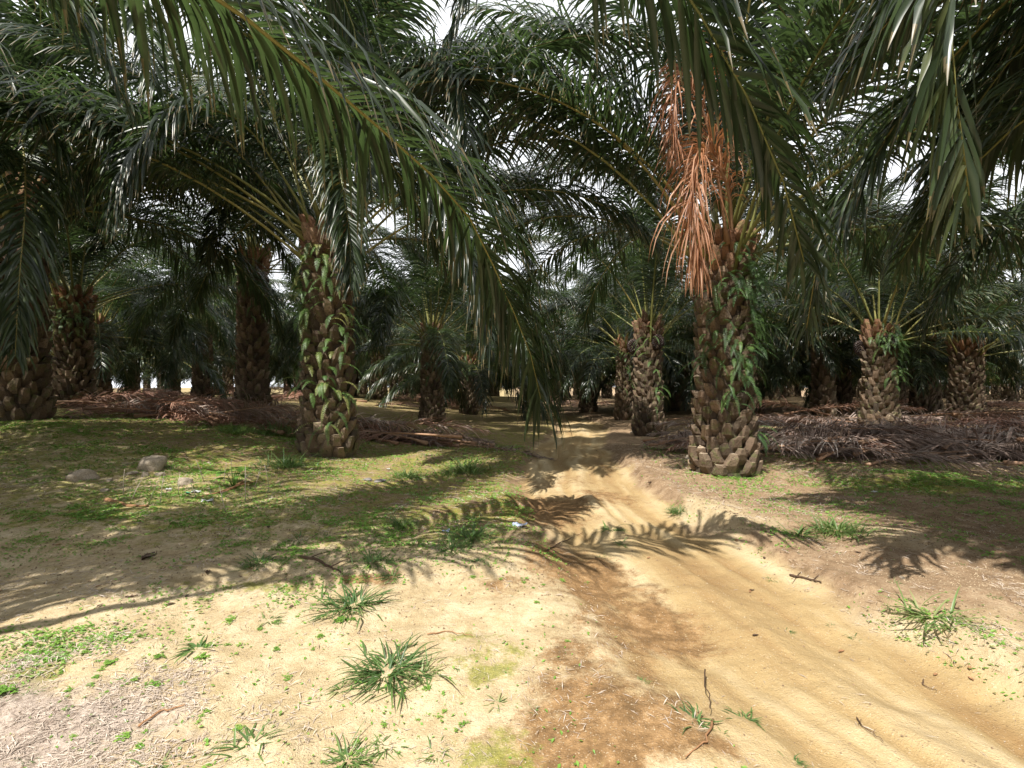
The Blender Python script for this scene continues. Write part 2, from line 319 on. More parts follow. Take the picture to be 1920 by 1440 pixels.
def make_frond(path, n=85, ll=1.1, w=.05, g=1.25, seg=4, fold=False, bare=.2, rr=.035, aoff=0., tipk=.62, seed=0, name='frond', mats=(M_LEAF, M_RACH), split=False, curl=0., wild=.12, miss=.03, wscale=1., sub=None):
    """leaflets along a rachis; gravity bends each of them. returns leaf mesh (and rachis mesh)"""
    r = random.Random(seed); mb = MB(); rb = mb if not split else MB()
    K = len(path)-1
    L = [0.]
    for i in range(K): L.append(L[-1]+(path[i+1]-path[i]).length)
    tot = L[-1]
    def samp(s_):
        i = 0
        while i < K-1 and L[i+1] < s_: i += 1
        t = (s_-L[i])/max(1e-6, L[i+1]-L[i]); return path[i].lerp(path[i+1], t), (path[i+1]-path[i]).normalized()
    h0 = path[-1]-path[0]; h0.z = 0; hs = h0.normalized().cross(Zv)
    rad = [max(.004, rr*(1-.88*(i/K)**.8)) for i in range(K+1)]; rad[0] *= 1.9; rad[1] *= 1.35
    step = 1 if K < 20 else 2
    ii = list(range(0, K+1, step)); ii = ii if ii[-1] == K else ii+[K]
    rb_c = (.3+.5*r.random(), 0, 0)
    rb.tube([path[i] for i in ii], [rad[i] for i in ii], 5, rb_c, .8)
    if not split: mb.m = [1]*len(mb.f)
    for sgn in (-1, 1):
        for k in range(n):
            if r.random() < miss: continue
            t = (k+.5*r.random())/n; s_ = tot*(bare+(1-bare)*t); p, T = samp(s_)
            Sx = T.cross(Zv)
            if Sx.length < .35: Sx = Sx.lerp(hs, .6)
            Sx.normalize(); U = Sx.cross(T).normalized()
            prof = (.32+.68*min(1, t/.22)) if t < .22 else (1 if t < .62 else 1-tipk*((t-.62)/.38)**1.4)
            ln = ll*prof*(.88+.24*r.random()); a = R(28+aoff+(38-aoff*.5)*t+r.uniform(-7, 7))
            d = (Sx*sgn*math.cos(a)+T*math.sin(a)+U*r.choice((.05, .25, .5))*(1-.5*t)+Vector((r.gauss(0, wild), r.gauss(0, wild), r.gauss(0, wild)))).normalized()
            wd = w*wscale*(.55+.45*prof)*(.8+.4*r.random()); gg = g*(.75+.5*r.random()); tw = r.gauss(0, .35)
            q = p.copy(); vs = []; cs = []; tint = r.random(); bend = Vector((r.gauss(0, 1), r.gauss(0, 1), r.gauss(0, .5)))*curl
            for j in range(seg+1):
                f = j/seg; wt = wd*(.5, 1, .95, .7, .04)[j] if seg == 4 else wd*(.55+1.6*f*(1-f)*1.15 if f < .99 else .04)
                if seg == 3: wt = wd*(.6, 1, .75, .04)[j]
                wv = T-d*T.dot(d)
                if wv.length < .1: wv = U-d*U.dot(d)
                wv.normalize(); nn = d.cross(wv); wv = (wv*math.cos(tw)+nn*math.sin(tw)); nn = d.cross(wv)
                if fold:
                    vs += [q-wv*wt*.5+nn*wt*.14, q-nn*wt*.06, q+wv*wt*.5+nn*wt*.14]; cs += [(tint, f, 0), (min(1, tint+.25), f, 0), (tint, f, 0)]
                else: vs += [q-wv*wt*.5, q+wv*wt*.5]; cs += [(tint, f, 0)]*2
                q = q+d*(ln/seg); d = (d-Zv*gg*(.28+.5*f)*(4/seg)*.62+bend*.3).normalized()
            if fold: fs = [(j*3+e, j*3+e+1, j*3+e+4, j*3+e+3) for j in range(seg) for e in (0, 1)]
            else: fs = [(j*2, j*2+1, j*2+3, j*2+2) for j in range(seg)]
            mb.add(vs, fs, cs, 0)
    if split: return mb.mesh(name, [mats[0]]), rb.mesh('rachis', [mats[1]])
    return mb.mesh(name, list(mats))

# palette of crown fronds: (launch elevation, end elevation, length)
PAL = [(84, 55, 4.3, 0), (76, 22, 5.5, .1), (70, 5, 6.1, -.15), (62, -18, 5.9, .2), (54, -34, 6.1, -.2), (46, -45, 6.2, .12),
       (38, -52, 6.2, -.1), (30, -60, 6.1, .25), (22, -66, 6.0, -.22), (12, -72, 5.8, .1), (0, -78, 5.5, -.1), (34, -75, 6.2, .3), (56, -60, 6.3, -.3)]
FR = []; FRP = []
for i, (e0, e1, L_, sd) in enumerate(PAL):
    p = arc_path(L_, e0, e1, side=sd); FRP.append(p)
    FR.append(make_frond(p, n=135, w=.034, fold=False, seed=100+i, split=True, g=2.0, ll=1.05, bare=.23))
ORDER = [0, 0, 1, 1, 2, 2, 3, 3, 12, 4, 4, 12, 5, 5, 11, 6, 6, 11, 7, 7, 8, 8, 11, 8, 9, 9, 9, 10, 10, 7, 6, 5, 9, 4, 10, 8]
def crown_slots(seed, n, low=1.0):
    r = random.Random(seed); az = r.uniform(0, 6.28); out = []
    for i in range(n):
        k = ORDER[i % len(ORDER)]
        f = i/n; rad = .10+.22*f; dz = .25-1.0*f
        a = az+i*2.39996+r.uniform(-.12, .12)
        out.append((k, a, rad, dz, r.uniform(.9, 1.08)))
    return out
# crown of a far palm, merged (its fronds are too small to tell apart)
def far_crown(seed):
    mb = MB(); r = random.Random(seed); 
    low = {}
    for k in range(len(PAL)):
        me = make_frond(arc_path(PAL[k][2], PAL[k][0], PAL[k][1], n=12, side=PAL[k][3]), n=58, seg=3, seed=500+k+seed, w=.07, rr=.05, name='tmp')
        v = np.empty(len(me.vertices)*3); me.vertices.foreach_get('co', v); ca = np.empty(len(me.vertices)*4); me.color_attributes['tint'].data.foreach_get('color', ca)
        low[k] = (v.reshape(-1, 3), [tuple(p.vertices) for p in me.polygons], [p.material_index for p in me.polygons], ca.reshape(-1, 4)[:, :3]); bpy.data.meshes.remove(me)
    V = []; F = []; MI = []; CC = []; o = 0
    for k, a, rad, dz, sc in crown_slots(seed, 44):
        k = {10: 7, 9: 7, 8: 6, 11: 6}.get(k, k)
        v, f, mi, cc = low[k]; c_, s_ = math.cos(a), math.sin(a)
        w_ = v*sc; V.append(np.stack([w_[:, 0]*c_-w_[:, 1]*s_+rad*c_, w_[:, 0]*s_+w_[:, 1]*c_+rad*s_, w_[:, 2]+dz], -1))
        F += [tuple(i+o for i in q) for q in f]; MI += mi; CC.append(cc); o += len(v)
    mb.v = [tuple(p) for p in np.concatenate(V)]; mb.f = F; mb.m = MI; mb.c = [tuple(c) for c in np.concatenate(CC)]
    return mb.mesh('crown', [M_LEAF, M_RACH])
FARC = [far_crown(s_) for s_ in (11, 23, 37)]

# ---------------------------------------------------------------- trunks clad in cut leaf bases
def make_trunk(H, seed, r0=.40, detail=True, bulge=.14, orange=1.0):
    r = random.Random(seed); mb = MB()
    def rr(z): return (r0-.09)*(1+bulge/r0*.9*math.exp(-(z/.45)**2))*(1-.08*z/H)
    rings = 14; n = 12; vs = []; cs = []
    for i in range(rings+1):
        z = -.25+(H+.25)*i/rings
        for j in range(n): a = 2*math.pi*j/n; q = rr(max(z, 0)); vs.append((q*math.cos(a), q*math.sin(a), z)); cs.append((.08, 0, .6*max(0, (z/H-.75)/.25)))
    mb.add(vs, [(i*n+j, i*n+(j+1) % n, (i+1)*n+(j+1) % n, (i+1)*n+j) for i in range(rings) for j in range(n)]+[tuple(rings*n+j for j in range(n))], cs)
    dz = .0195 if detail else .04; z = -.1; k = 0; az = r.uniform(0, 6)
    big = 1 if detail else 1.35
    while z < H+.1:
        a = az+k*2.39996+r.gauss(0, .05); k += 1; z += dz*(.75 if z < .8 else 1); q = rr(max(z, 0))-.02
        f = min(1, max(0, z/H)); up = ss(.80, 1., f)
        w0 = .122*big*(1-.2*f)*r.uniform(.7, 1.15); hh = (.22+.11*r.random()+.22*float(up)*r.random())*big; outw = (.10+.05*r.random()+.10*float(up)*r.random())
        if z < .5: outw *= .75
        wt = w0*(r.uniform(.35, .85)-.15*float(up)); th = .045+.02*r.random()
        er = Vector((math.cos(a), math.sin(a), 0)); et = Vector((-math.sin(a), math.cos(a), 0))
        b0 = er*q+Vector((0, 0, z)); tilt = r.gauss(0, .03)
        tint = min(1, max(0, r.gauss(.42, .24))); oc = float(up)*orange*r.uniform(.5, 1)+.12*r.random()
        vs = []; cs = []
        prof = ((0, 0, 1.0, .02), (.35, .55, 1.06, .05), (.75, .85, .86, .06), (1., 1., wt/w0, .05))
        for (tz, to, tw_, tt) in prof:
            c = b0+er*outw*to+Zv*hh*tz+et*tilt*tz; hw = w0*tw_
            c = c+et*r.gauss(0, .012*tz+.003)+Zv*r.gauss(0, .02*tz)
            vs += [c-et*hw-er*.05+Zv*r.gauss(0, .03*tz), c-et*hw*.55+er*tt*.8, c+et*hw*.55+er*tt*.8, c+et*hw-er*.05, c-er*(.05+th)]
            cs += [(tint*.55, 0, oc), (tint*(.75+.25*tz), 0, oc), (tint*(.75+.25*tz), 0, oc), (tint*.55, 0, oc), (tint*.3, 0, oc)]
        fs = [(i*5+j, i*5+(j+1) % 5, (i+1)*5+(j+1) % 5, (i+1)*5+j) for i in range(3) for j in range(5)]
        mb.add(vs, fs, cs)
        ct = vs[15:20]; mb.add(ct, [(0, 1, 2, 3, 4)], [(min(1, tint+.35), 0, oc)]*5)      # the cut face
        if detail:                                    # fibres
            for _ in range(3):
                p0 = b0+er*outw+et*r.uniform(-.08, .08)+Zv*hh*r.random(); p1 = p0+er*.04+Zv*r.uniform(-.12, .08)+et*r.gauss(0, .04)
                mb.add([p0, p0+et*.006, p1], [(0, 1, 2)], [(.7, 0, oc)]*3)
    return mb.mesh('trunk', [M_TRUNK], smooth=False)

# ---------------------------------------------------------------- ferns that cling to the trunks
def fern_leaf(mb, p, d, L, r, droop=.9, w=.11, n=18):
    side = d.cross(Zv).normalized(); tint = r.random(); q = p.copy(); dd = d.copy(); pts = []
    for i in range(n+1): pts.append((q.copy(), dd.copy())); q = q+dd*(L/n); dd = (dd-Zv*droop/n*1.6).normalized()
    for i in range(1, n):
        q, dd = pts[i]; t = i/n; ln = w*math.sin(math.pi*min(1, .12+t*.9))**.6*(1-.35*t)
        for sg in (-1, 1):
            o = (side*sg+dd*.45+Zv*r.gauss(-.1, .12)).normalized(); wv = dd*(.0075+.003*r.random())
            a = q+o*ln*.5; mb.add([q-wv*.4, a-wv, q+o*ln-Zv*.012, a+wv, q+wv*.4], [(0, 1, 3, 4), (1, 2, 3)], [(tint, .2, 0)]*5)
    for i in range(n): a, b = pts[i][0], pts[i+1][0]; mb.add([a-side*.003, a+side*.003, b+side*.002, b-side*.002], [(0, 1, 2, 3)], [(tint*.6, .2, 0)]*4)
def make_ferns(seed, H, spots, R0=.42, n=9, L=.52):
    """spots: (azimuth, height, count, spread)"""
    r = random.Random(seed); mb = MB()
    for a, z, cnt, spr in spots:
        for i in range(int(cnt*1.35)):
            aa = a+r.gauss(0, spr); er = Vector((math.cos(aa), math.sin(aa), 0)); p = er*(R0+.03)+Zv*(z+r.gauss(0, spr*.55))
            d = (er*r.uniform(.5, 1)+Zv*r.uniform(-.25, .7)+Vector((-er.y, er.x, 0))*r.gauss(0, .7)).normalized()
            fern_leaf(mb, p, d, L*r.uniform(.5, 1.15), r, droop=r.uniform(.8, 2.4), w=.075*r.uniform(.6, 1.2), n=17)
    return mb.mesh('fern', [M_FERN])

def make_fruit(seed):
    r = random.Random(seed); mb = MB()
    for i in range(150):
        z = 1-2*(i+.5)/150; q = math.sqrt(1-z*z); a = i*2.39996; n_ = Vector((q*math.cos(a), q*math.sin(a), z)); c = Vector((n_.x*.15, n_.y*.15, n_.z*.2))
        t = n_.orthogonal().normalized()*.024; b = n_.cross(t); tip = c+n_*(.045+.02*r.random())
        mb.add([c+t, c+b, c-t, c-b, tip, c+n_*.02+t*.9, c+n_*.02+b*.9, c+n_*.02-t*.9, c+n_*.02-b*.9],
               [(0, 1, 6, 5), (1, 2, 7, 6), (2, 3, 8, 7), (3, 0, 5, 8), (5, 6, 4), (6, 7, 4), (7, 8, 4), (8, 5, 4)], (r.random(), 0, 0))
    return mb.mesh('fruit_bunch', [M_FRUIT])
FRUIT = make_fruit(1)

# ---------------------------------------------------------------- where sunlight reaches the ground (gaps the crowns must leave open)
LIT = [[(-3.2, 2.9), (-2.3, 4.0), (-.9, 5.4), (-.2, 6.6), (.5, 5.0), (.7, 4), (2.2, 3.2), (2.6, 1.6), (-3.2, 1.2)],
       [(-5.2, 6.7), (-5.2, 8.3), (-1.4, 8.6), (-1.3, 6.8)],
       [(.5, 7), (.5, 12), (2.0, 12), (2.0, 7)], [(-8, 11), (-8, 12.6), (-4.6, 12.6), (-4.6, 11)]]
def inpoly(x, y, P):
    c = False; j = len(P)-1
    for i in range(len(P)):
        if (P[i][1] > y) != (P[j][1] > y) and x < (P[j][0]-P[i][0])*(y-P[i][1])/(P[j][1]-P[i][1])+P[i][0]: c = not c
        j = i
    return c
def lit_share(pts, polys=LIT):
    n = 0; h = 0
    for p in pts:
        n += 1; k = max(0, p.z-.1)/sv.z; x, y = p.x-sv.x*k, p.y-sv.y*k
        if any(inpoly(x, y, P) for P in polys): h += 1
    return h/max(1, n)
SUNLIT = [Vector(p) for p in ((2.1, 2.3, 3.3), (2.15, 2.4, 2.8), (1.9, 2.3, 2.9), (1.3, 3.15, 3.5), (1.6, 3.25, 3.1), (.9, 3.1, 3.6), (.5, 5.3, 1.9), (-.2, 5.2, 2.4), (0, 5.5, 1.8), (-2.5, 7.7, 3.8), (2.4, 7.2, 4.2), (2.5, 7.1, 3.5))]
def shades(pts):
    n = 0
    for p in pts:
        for t_ in SUNLIT:
            v = p-t_; k = v.dot(sv)
            if k > .6 and (v-sv*k).length < .55: n += 1
    return n > 1
def blocks_view(pts, boxes):
    """share of a frond that would hide things the photograph shows: boxes in picture px with a max distance"""
    n = h = 0
    for p in pts:
        if p.y < .6: continue
        u, v = 960+960*p.x/p.y, 724-960*(p.z-EYE)/p.y; n += 1
        if -200 < u < 2120 and -100 < v < 1440:
            for (a, b, c, d, dist) in boxes:
                if a < u < c and b < v < d and p.y < dist: h += 1; break
    return h

# ---------------------------------------------------------------- the palms
CLEAR = [(550, 470, 700, 840, 9.2), (1290, 430, 1420, 890, 8.2), (0, 700, 1920, 1440, 30), (1180, 560, 1260, 830, 14.5), (770, 540, 850, 790, 18), (440, 500, 500, 760, 12), (100, 500, 170, 760, 14), (1620, 560, 1700, 780, 14)]
def palm(name, x, y, H, seed, label, group=None, n=40, ferns=None, orange=1.0, trunk=None, fern_me=None, r0=.42, drop=.45, fruit=0, lod=0, cat='palm tree', clear=True, lean=(0, 0), zoff=0, scl=1.):
    z = g0(x, y)+zoff
    root = link(name, None, loc=(x, y, z), label=label, cat=cat, group=group)
    root.empty_display_size = .3
    tk = trunk or make_trunk(H, seed, r0=r0, orange=orange)
    o = link('trunk', tk, root); o.rotation_euler = (lean[1], lean[0], 0)
    if ferns: link('fern', make_ferns(seed+5, H, ferns, R0=r0), root)
    top = Vector((lean[0]*H, -lean[1]*H, H))
    for (k, a, rad, dz, sc) in crown_slots(seed, n):
        sc *= scl
        c_, s_ = math.cos(a), math.sin(a); lo = Vector((rad*c_, rad*s_, dz*.9+.05))+top
        if y < 19:
            wp = []
            for j, p in enumerate(FRP[k]):
                if j < 5: continue
                q = p*sc; q = Vector((q.x*c_-q.y*s_, q.x*s_+q.y*c_, q.z))+lo+Vector((x, y, z))
                for off in (-.5, 0, .5): wp.append(q+Vector((-s_*off, c_*off, -.25*abs(off))))
            if shades(wp): continue
            if lit_share(wp, LIT[:1]) > drop*.7 or lit_share(wp, LIT[1:]) > .3: continue
            if clear and blocks_view(wp+[w_-Zv*.7 for w_ in wp], CLEAR) > 3: continue
        f = link('frond', FR[k][0], root, lo, a, sc)
        link('rachis', FR[k][1], f)
    for i in range(fruit):
        a = seed+i*2.1; q = link('fruit_bunch', FRUIT, root, top+Vector((math.cos(a)*.45, math.sin(a)*.45, -.45+.1*i)), a)
    return root
def hero(root, pts, seed, name='frond', **k):
    """one frond along given world points"""
    if root is n1: pts = [(-4.5, 1.0, pts[0][2]-.2)]+list(pts[1:])
    b = root.location.copy(); L = [Vector(p)-b for p in pts]; o_ = L[0].copy(); L = [p-o_ for p in L]
    kw = dict(n=150, seg=4, fold=True, ll=1.02, w=.040, g=2.1); kw.update(k)
    lab = kw.pop('label', None)
    a, c = make_frond(catmull(L, 30), seed=seed, split=True, name=name, **kw)
    f = link(name, a, root, o_, label=lab); link('rachis', c, f); return f

FRONT = -math.pi/2            # azimuth that faces the camera
T_MID = [make_trunk(h_, 60+i, r0=.42) for i, h_ in enumerate((3.5, 3.3, 3.0))]
near_ferns = lambda s_: [(FRONT+random.Random(s_+i).uniform(-1.5, 1.5), 1.2+2.6*random.Random(s_*3+i).random(), 5, .35) for i in range(7)]

pl = palm('oil_palm', -3.45, 9.6, 4.0, 1, 'oil palm with thick scaly trunk and ferns, first one left of the track', n=58, scl=1.08, r0=.455,
          ferns=[(FRONT-.2, 3.6, 16, .35), (FRONT-.9, 3.2, 18, .35), (FRONT-.6, 2.7, 14, .3), (FRONT+.4, 3.0, 10, .4), (FRONT+.2, 1.9, 7, .4), (FRONT-.6, 1.6, 7, .3), (FRONT+.5, 1.2, 9, .35), (FRONT-.1, 1.4, 8, .3), (FRONT+.3, .55, 4, .15), (FRONT+.9, 2.4, 8, .3)], orange=.8)
pr = palm('oil_palm', 3.62, 8.75, 3.75, 2, 'oil palm with ferny trunk and hanging orange dead frond, right of the track', n=52, scl=1.08, r0=.47,
          ferns=[(FRONT+.1, 3.7, 8, .3), (FRONT+.6, 3.1, 26, .4), (FRONT-.1, 2.9, 16, .4), (FRONT+.9, 2.5, 22, .35), (FRONT-.1, 2.15, 12, .3), (FRONT-.9, 2.0, 7, .2), (FRONT+.5, 1.95, 10, .3), (FRONT+.1, 1.7, 7, .3), (FRONT-.2, 1.25, 5, .2), (FRONT+1.1, .7, 4, .15), (FRONT+.4, 3.3, 14, .4)])
palm('oil_palm', 4.15, 15.6, 3.15, 3, 'dark oil palm standing at the right edge where the track narrows', ferns=[(FRONT+.2, 2.2, 4, .3), (FRONT+.5, 1.3, 6, .3), (FRONT-.6, 3., 5, .3)], orange=.5, r0=.40, fruit=2)
palm('oil_palm', -3.0, 19.2, 3.25, 4, 'oil palm with a yellow petiole, framed in the gap left of the hanging frond', ferns=[(FRONT+.2, 3.2, 10, .4), (FRONT-.6, 2.9, 10, .3), (FRONT, 2.2, 8, .4)], orange=.5, r0=.40)
pf = palm('oil_palm', -9.45, 9.75, 4.3, 5, 'oil palm at the left edge half hidden by its own dark hanging frond', n=52, scl=1.08, r0=.47, orange=.8)
palm('oil_palm', -13.1, 15.3, 3.1, 6, 'left oil palm with bright orange crown base and green fern skirt', ferns=[(FRONT+.3, 3.2, 18, .4), (FRONT+.6, 2.6, 20, .4), (FRONT, 2.5, 16, .5)], r0=.45)
palm('oil_palm', -16.6, 20.5, 3.0, 7, 'dark oil palm just behind the orange crowned palm at left', ferns=near_ferns(3), r0=.42)
palm('oil_palm', -7.75, 15.3, 4.5, 8, 'tall oil palm with a long bare orange trunk behind the left frond pile', ferns=[(FRONT-.6, 3.9, 10, .4), (FRONT+.6, 3.8, 12, .4), (FRONT+.8, 3.1, 10, .4), (FRONT, 3.9, 10, .4)], r0=.42, orange=1.)
palm('oil_palm', -15.3, 25.3, 3.5, 9, 'slim oil palm with orange top beside a white sky gap behind the left pile', trunk=T_MID[0], r0=.4)
palm('oil_palm', -2.2, 26.3, 2.6, 10, 'short oil palm with bright fern crown just right of the yellow petioled palm', ferns=[(FRONT, 2.4, 20, .5)], r0=.40)
palm('oil_palm', 4.95, 22.3, 3.2, 11, 'oil palm close behind the dark palm at the right track edge', ferns=near_ferns(8), r0=.42)
palm('oil_palm', 8.9, 27.5, 3.3, 12, 'thin far oil palm between the two nearest right hand trunks', trunk=T_MID[1], ferns=near_ferns(9))
palm('oil_palm', 10.9, 15.2, 2.75, 13, 'oil palm with orange crown base and bright fern collar behind the right pile', ferns=[(FRONT+.2, 2.6, 26, .35), (FRONT+.7, 2.3, 18, .35), (FRONT-.5, 2.5, 12, .3), (FRONT+.5, 1.6, 12, .3)], r0=.43, fruit=3)
palm('oil_palm', 18.6, 23.2, 3.2, 14, 'dark oil palm right of the fern collared palm behind the right pile', ferns=near_ferns(14), r0=.45)
palm('oil_palm', 16.5, 18.6, 2.6, 15, 'oil palm with a yellow lit patch low on its black trunk, far right', ferns=[(FRONT+1.3, 1.8, 30, .4)], r0=.5)
palm('oil_palm', 11.6, 24.6, 2.8, 16, 'oil palm with an upright orange petiole, directly right of the nearest right trunk', ferns=near_ferns(16), trunk=None)
palm('oil_palm', 16.4, 25.4, 2.0, 17, 'young short oil palm with a fan of upright fronds behind the right pile', n=22, r0=.36, orange=.4)
palm('oil_palm', -7.9, 30.3, 3.0, 18, 'oil palm seen between the thick left trunk and the yellow petioled palm', trunk=T_MID[2], ferns=near_ferns(18))
palm('oil_palm', 4.3, 29., 2.9, 19, 'oil palm with a lit orange fan of petioles behind the end of the track', ferns=[(FRONT+.2, 2.2, 20, .5)], r0=.45)
palm('oil_palm', -21.5, 32., 2.8, 20, 'small oil palm with yellow ferns at the far left behind the frond pile', ferns=near_ferns(20))
palm('oil_palm', -10.8, 1.8, 3.5, 21, 'oil palm past the left edge, fronds reaching in at upper left', trunk=T_MID[0], clear=False)
palm('oil_palm', 10.9, 6.2, 3.3, 22, 'oil palm beyond the right edge whose dark fronds reach in at the right', trunk=T_MID[1])
palm('oil_palm', -17.5, 9.5, 3.0, 24, 'oil palm beyond the left edge, behind the dark hanging frond', trunk=T_MID[2])
palm('oil_palm', 18.5, 11.2, 3.5, 25, 'oil palm beyond the right edge, farther back than the pile', trunk=T_MID[0])
n1 = palm('oil_palm', -4.7, .9, 3.3, 31, 'near oil palm past the left edge, its long frond hangs down in the middle', trunk=T_MID[1], n=74, drop=.12)
n2 = palm('oil_palm', 4.7, -.4, 3.0, 32, 'near oil palm past the right edge, its pale leaflets fill the top right corner', trunk=T_MID[2], n=74, drop=.12)

# fronds that the photograph shows one by one, and last some mostly unseen ones added for shade
hero(n1, [(-3.7, .8, 3.4), (-3.0, 1.7, 4.0), (-2.06, 3, 4.0), (-1.43, 3.81, 3.8), (-.5, 4.95, 3.25), (-.1, 5.45, 2.55), (.22, 5.9, 1.85), (.34, 6.05, 1.35)], 901, ll=1.18, g=2.6, w=.042, n=175, tipk=.35, label='long green frond arching from the upper left to the middle, tip hanging over the track')
hero(n1, [(-3.9, 1, 3.6), (-3.9, 2.8, 4.9), (-3.2, 4.5, 5.1), (-2.2, 6, 5.0), (-1.4, 7.2, 4.2), (-1.0, 7.8, 3.3)], 902)
hero(n1, [(-3.7, .9, 3.6), (-2.2, 1.7, 4.9), (-.5, 2.5, 4.9), (.55, 3.0, 4.45), (1.02, 3.1, 3.95), (1.3, 3.15, 3.55), (1.62, 3.25, 3.1), (1.85, 3.4, 2.7), (2.0, 3.5, 2.35)], 903, n=130, ll=.98, w=.048, g=1.9, label='broad green frond hanging in front of the orange dead frond')
hero(n2, [(4.6, -.2, 3.2), (4.4, 1.2, 4.9), (3.5, 2.3, 5.2), (2.55, 2.6, 4.4), (2.15, 2.5, 3.4), (2.18, 2.5, 2.85), (2.28, 2.55, 2.45)], 904, n=100, w=.048, ll=.95, g=1.7, label='pale close frond in the top right corner')
hero(n2, [(4.9, 0, 4), (4.9, 1.8, 5.0), (4.5, 3.8, 5.1), (3.95, 4.9, 4.35), (3.6, 5.1, 3.75), (3.3, 5.15, 3.2), (3.1, 5.2, 2.7), (3.05, 5.3, 2.1)], 905, g=1.5, label='dark drooping frond to the right of the orange one')
hero(n2, [(4.9, -.1, 4), (4.9, 1.6, 5.0), (4.6, 3.2, 5.0), (4.3, 4.6, 4.2), (4.2, 5.2, 3.3)], 906, w=.042, ll=.95)
hero(pr, [(3.62, 8.4, 3.7), (3.4, 8.0, 4.5), (2.98, 7.6, 4.95), (2.68, 7.35, 4.75), (2.55, 7.2, 4.2), (2.54, 7.15, 3.65), (2.62, 7.1, 3.15)], 907, 'dead_frond', mats=(M_ORNG, M_DRACH), w=.022, ll=1.15, aoff=36, g=3.6, n=150, wild=.26, miss=.2, curl=.25, label='dead orange frond hanging beside the trunk')
hero(pr, [(3.5, 8.3, 3.8), (3.1, 7.9, 5.2), (2.65, 7.6, 6.1), (2.4, 7.4, 5.9), (2.3, 7.3, 5.3), (2.3, 7.25, 4.8)], 917, 'dead_frond', mats=(M_ORNG, M_DRACH), w=.02, ll=.9, aoff=30, g=3.0, n=110, wild=.3, miss=.25, curl=.3)
hero(pl, [(-3.3, 9.3, 4.4), (-2.6, 8.9, 6), (-1.6, 8, 6.5), (-.82, 7.2, 5.9), (-.62, 6.9, 5), (-.6, 6.85, 4.3)], 908, label='frond whose tip hangs straight towards the viewer')
hero(pl, [(-3.3, 9.3, 4.4), (-3.0, 8.6, 5.5), (-2.7, 8.0, 4.9), (-2.45, 7.7, 3.8), (-2.4, 7.6, 3.0)], 909, ll=.8)
hero(pl, [(-3.6, 9.3, 4.4), (-4.4, 8.5, 5.8), (-4.9, 7.6, 5.6), (-5.2, 7.0, 4.6), (-5.3, 6.8, 3.7)], 910)
hero(pf, [(-9.4, 9.4, 4.6), (-8.6, 8.7, 5.8), (-7.6, 7.9, 5.4), (-6.9, 7.25, 4.2), (-6.65, 6.9, 2.9), (-6.6, 6.8, 1.9)], 911, ll=.95, label='dark frond hanging down in front of the trunk')
hero(pf, [(-9.3, 9.4, 4.6), (-8.2, 8.9, 6.0), (-6.9, 8.1, 6.2), (-5.9, 7.5, 5.4), (-5.5, 7.2, 4.5)], 912)

PALMS = {round(o.location.x, 1): o for o in C.objects if o.name.startswith('oil_palm')}
n4, n5 = PALMS[-10.8], PALMS[10.9]
hero(pl, [(-3.5, 9.8, 4.4), (-4.6, 10.8, 6.2), (-5.9, 11.6, 6.5), (-7, 12.2, 5.6), (-7.5, 12.5, 4.5)], 950)
hero(pl, [(-3.3, 9.8, 4.4), (-2.2, 11, 6.2), (-.9, 12, 6.4), (.1, 12.7, 5.5), (.5, 13, 4.4)], 951)
hero(pl, [(-3.7, 9.5, 4.3), (-5.2, 9.2, 5.9), (-6.7, 9.0, 6.0), (-7.8, 8.9, 5.0), (-8.2, 8.9, 4.0)], 952)
hero(pr, [(3.8, 8.9, 4.0), (5.2, 9.8, 5.6), (6.6, 10.6, 5.8), (7.7, 11.2, 4.9), (8.1, 11.4, 4.0)], 953)
hero(pl, [(-3.3, 9.5, 4.6), (-1.9, 9.4, 6.9), (-.4, 9.2, 7.6), (.8, 9.0, 6.9), (1.3, 8.9, 5.8)], 954)
hero(pl, [(-3.4, 9.4, 4.6), (-2.4, 8.2, 5.7), (-1.4, 7.3, 5.1), (-.8, 6.9, 3.9), (-.45, 6.7, 2.9), (-.3, 6.6, 2.2)], 935, tipk=.4, g=2.5)
hero(n1, [(-3.8, .8, 3.8), (-3.6, 3, 6.2), (-2.6, 5, 7), (-1.95, 6, 6), (-1.78, 6.2, 4.8), (-1.7, 6.2, 3.9)], 920)
hero(pl, [(-3.4, 9.5, 4.6), (-2.5, 8.5, 7), (-1.2, 7, 7.6), (-.6, 6, 7), (-.35, 5.6, 6)], 921)
hero(pr, [(3.6, 8.7, 4.4), (2.2, 8.2, 7), (.8, 7.5, 8), (-.3, 7, 7.4), (-.8, 6.8, 6.2)], 922)
hero(pr, [(3.5, 8.8, 4.2), (2, 8.9, 6.2), (.6, 9, 6.6), (-.5, 9.1, 5.8), (-1., 9.2, 4.6)], 923)
hero(pr, [(3.8, 8.7, 4.3), (5, 8.3, 6.4), (6.4, 7.8, 6.9), (7.4, 7.4, 6.2), (7.8, 7.2, 5)], 925)
hero(pr, [(3.7, 8.7, 4.4), (4.3, 7.9, 7), (5, 6.9, 8), (5.5, 6, 7.2), (5.7, 5.6, 6)], 926)
hero(pr, [(3.6, 8.7, 4.4), (3.0, 7.9, 7.2), (1.9, 6.9, 8), (1.1, 6, 7.3), (.8, 5.6, 6.3)], 927)
hero(pf, [(-9.4, 9.7, 4.7), (-8, 9, 7), (-6.5, 8, 7.6), (-5.3, 7.2, 6.8), (-4.9, 7, 5.6)], 928)
hero(pf, [(-9.4, 9.7, 4.7), (-8.2, 10.2, 6.6), (-6.8, 10.6, 6.9), (-5.8, 10.9, 6.1), (-5.4, 11, 5)], 929)
hero(n4, [(-10.5, 2, 4.4), (-8.5, 3.5, 6.6), (-6.8, 5, 7), (-5.4, 6, 6.2), (-4.8, 6.4, 5)], 930)
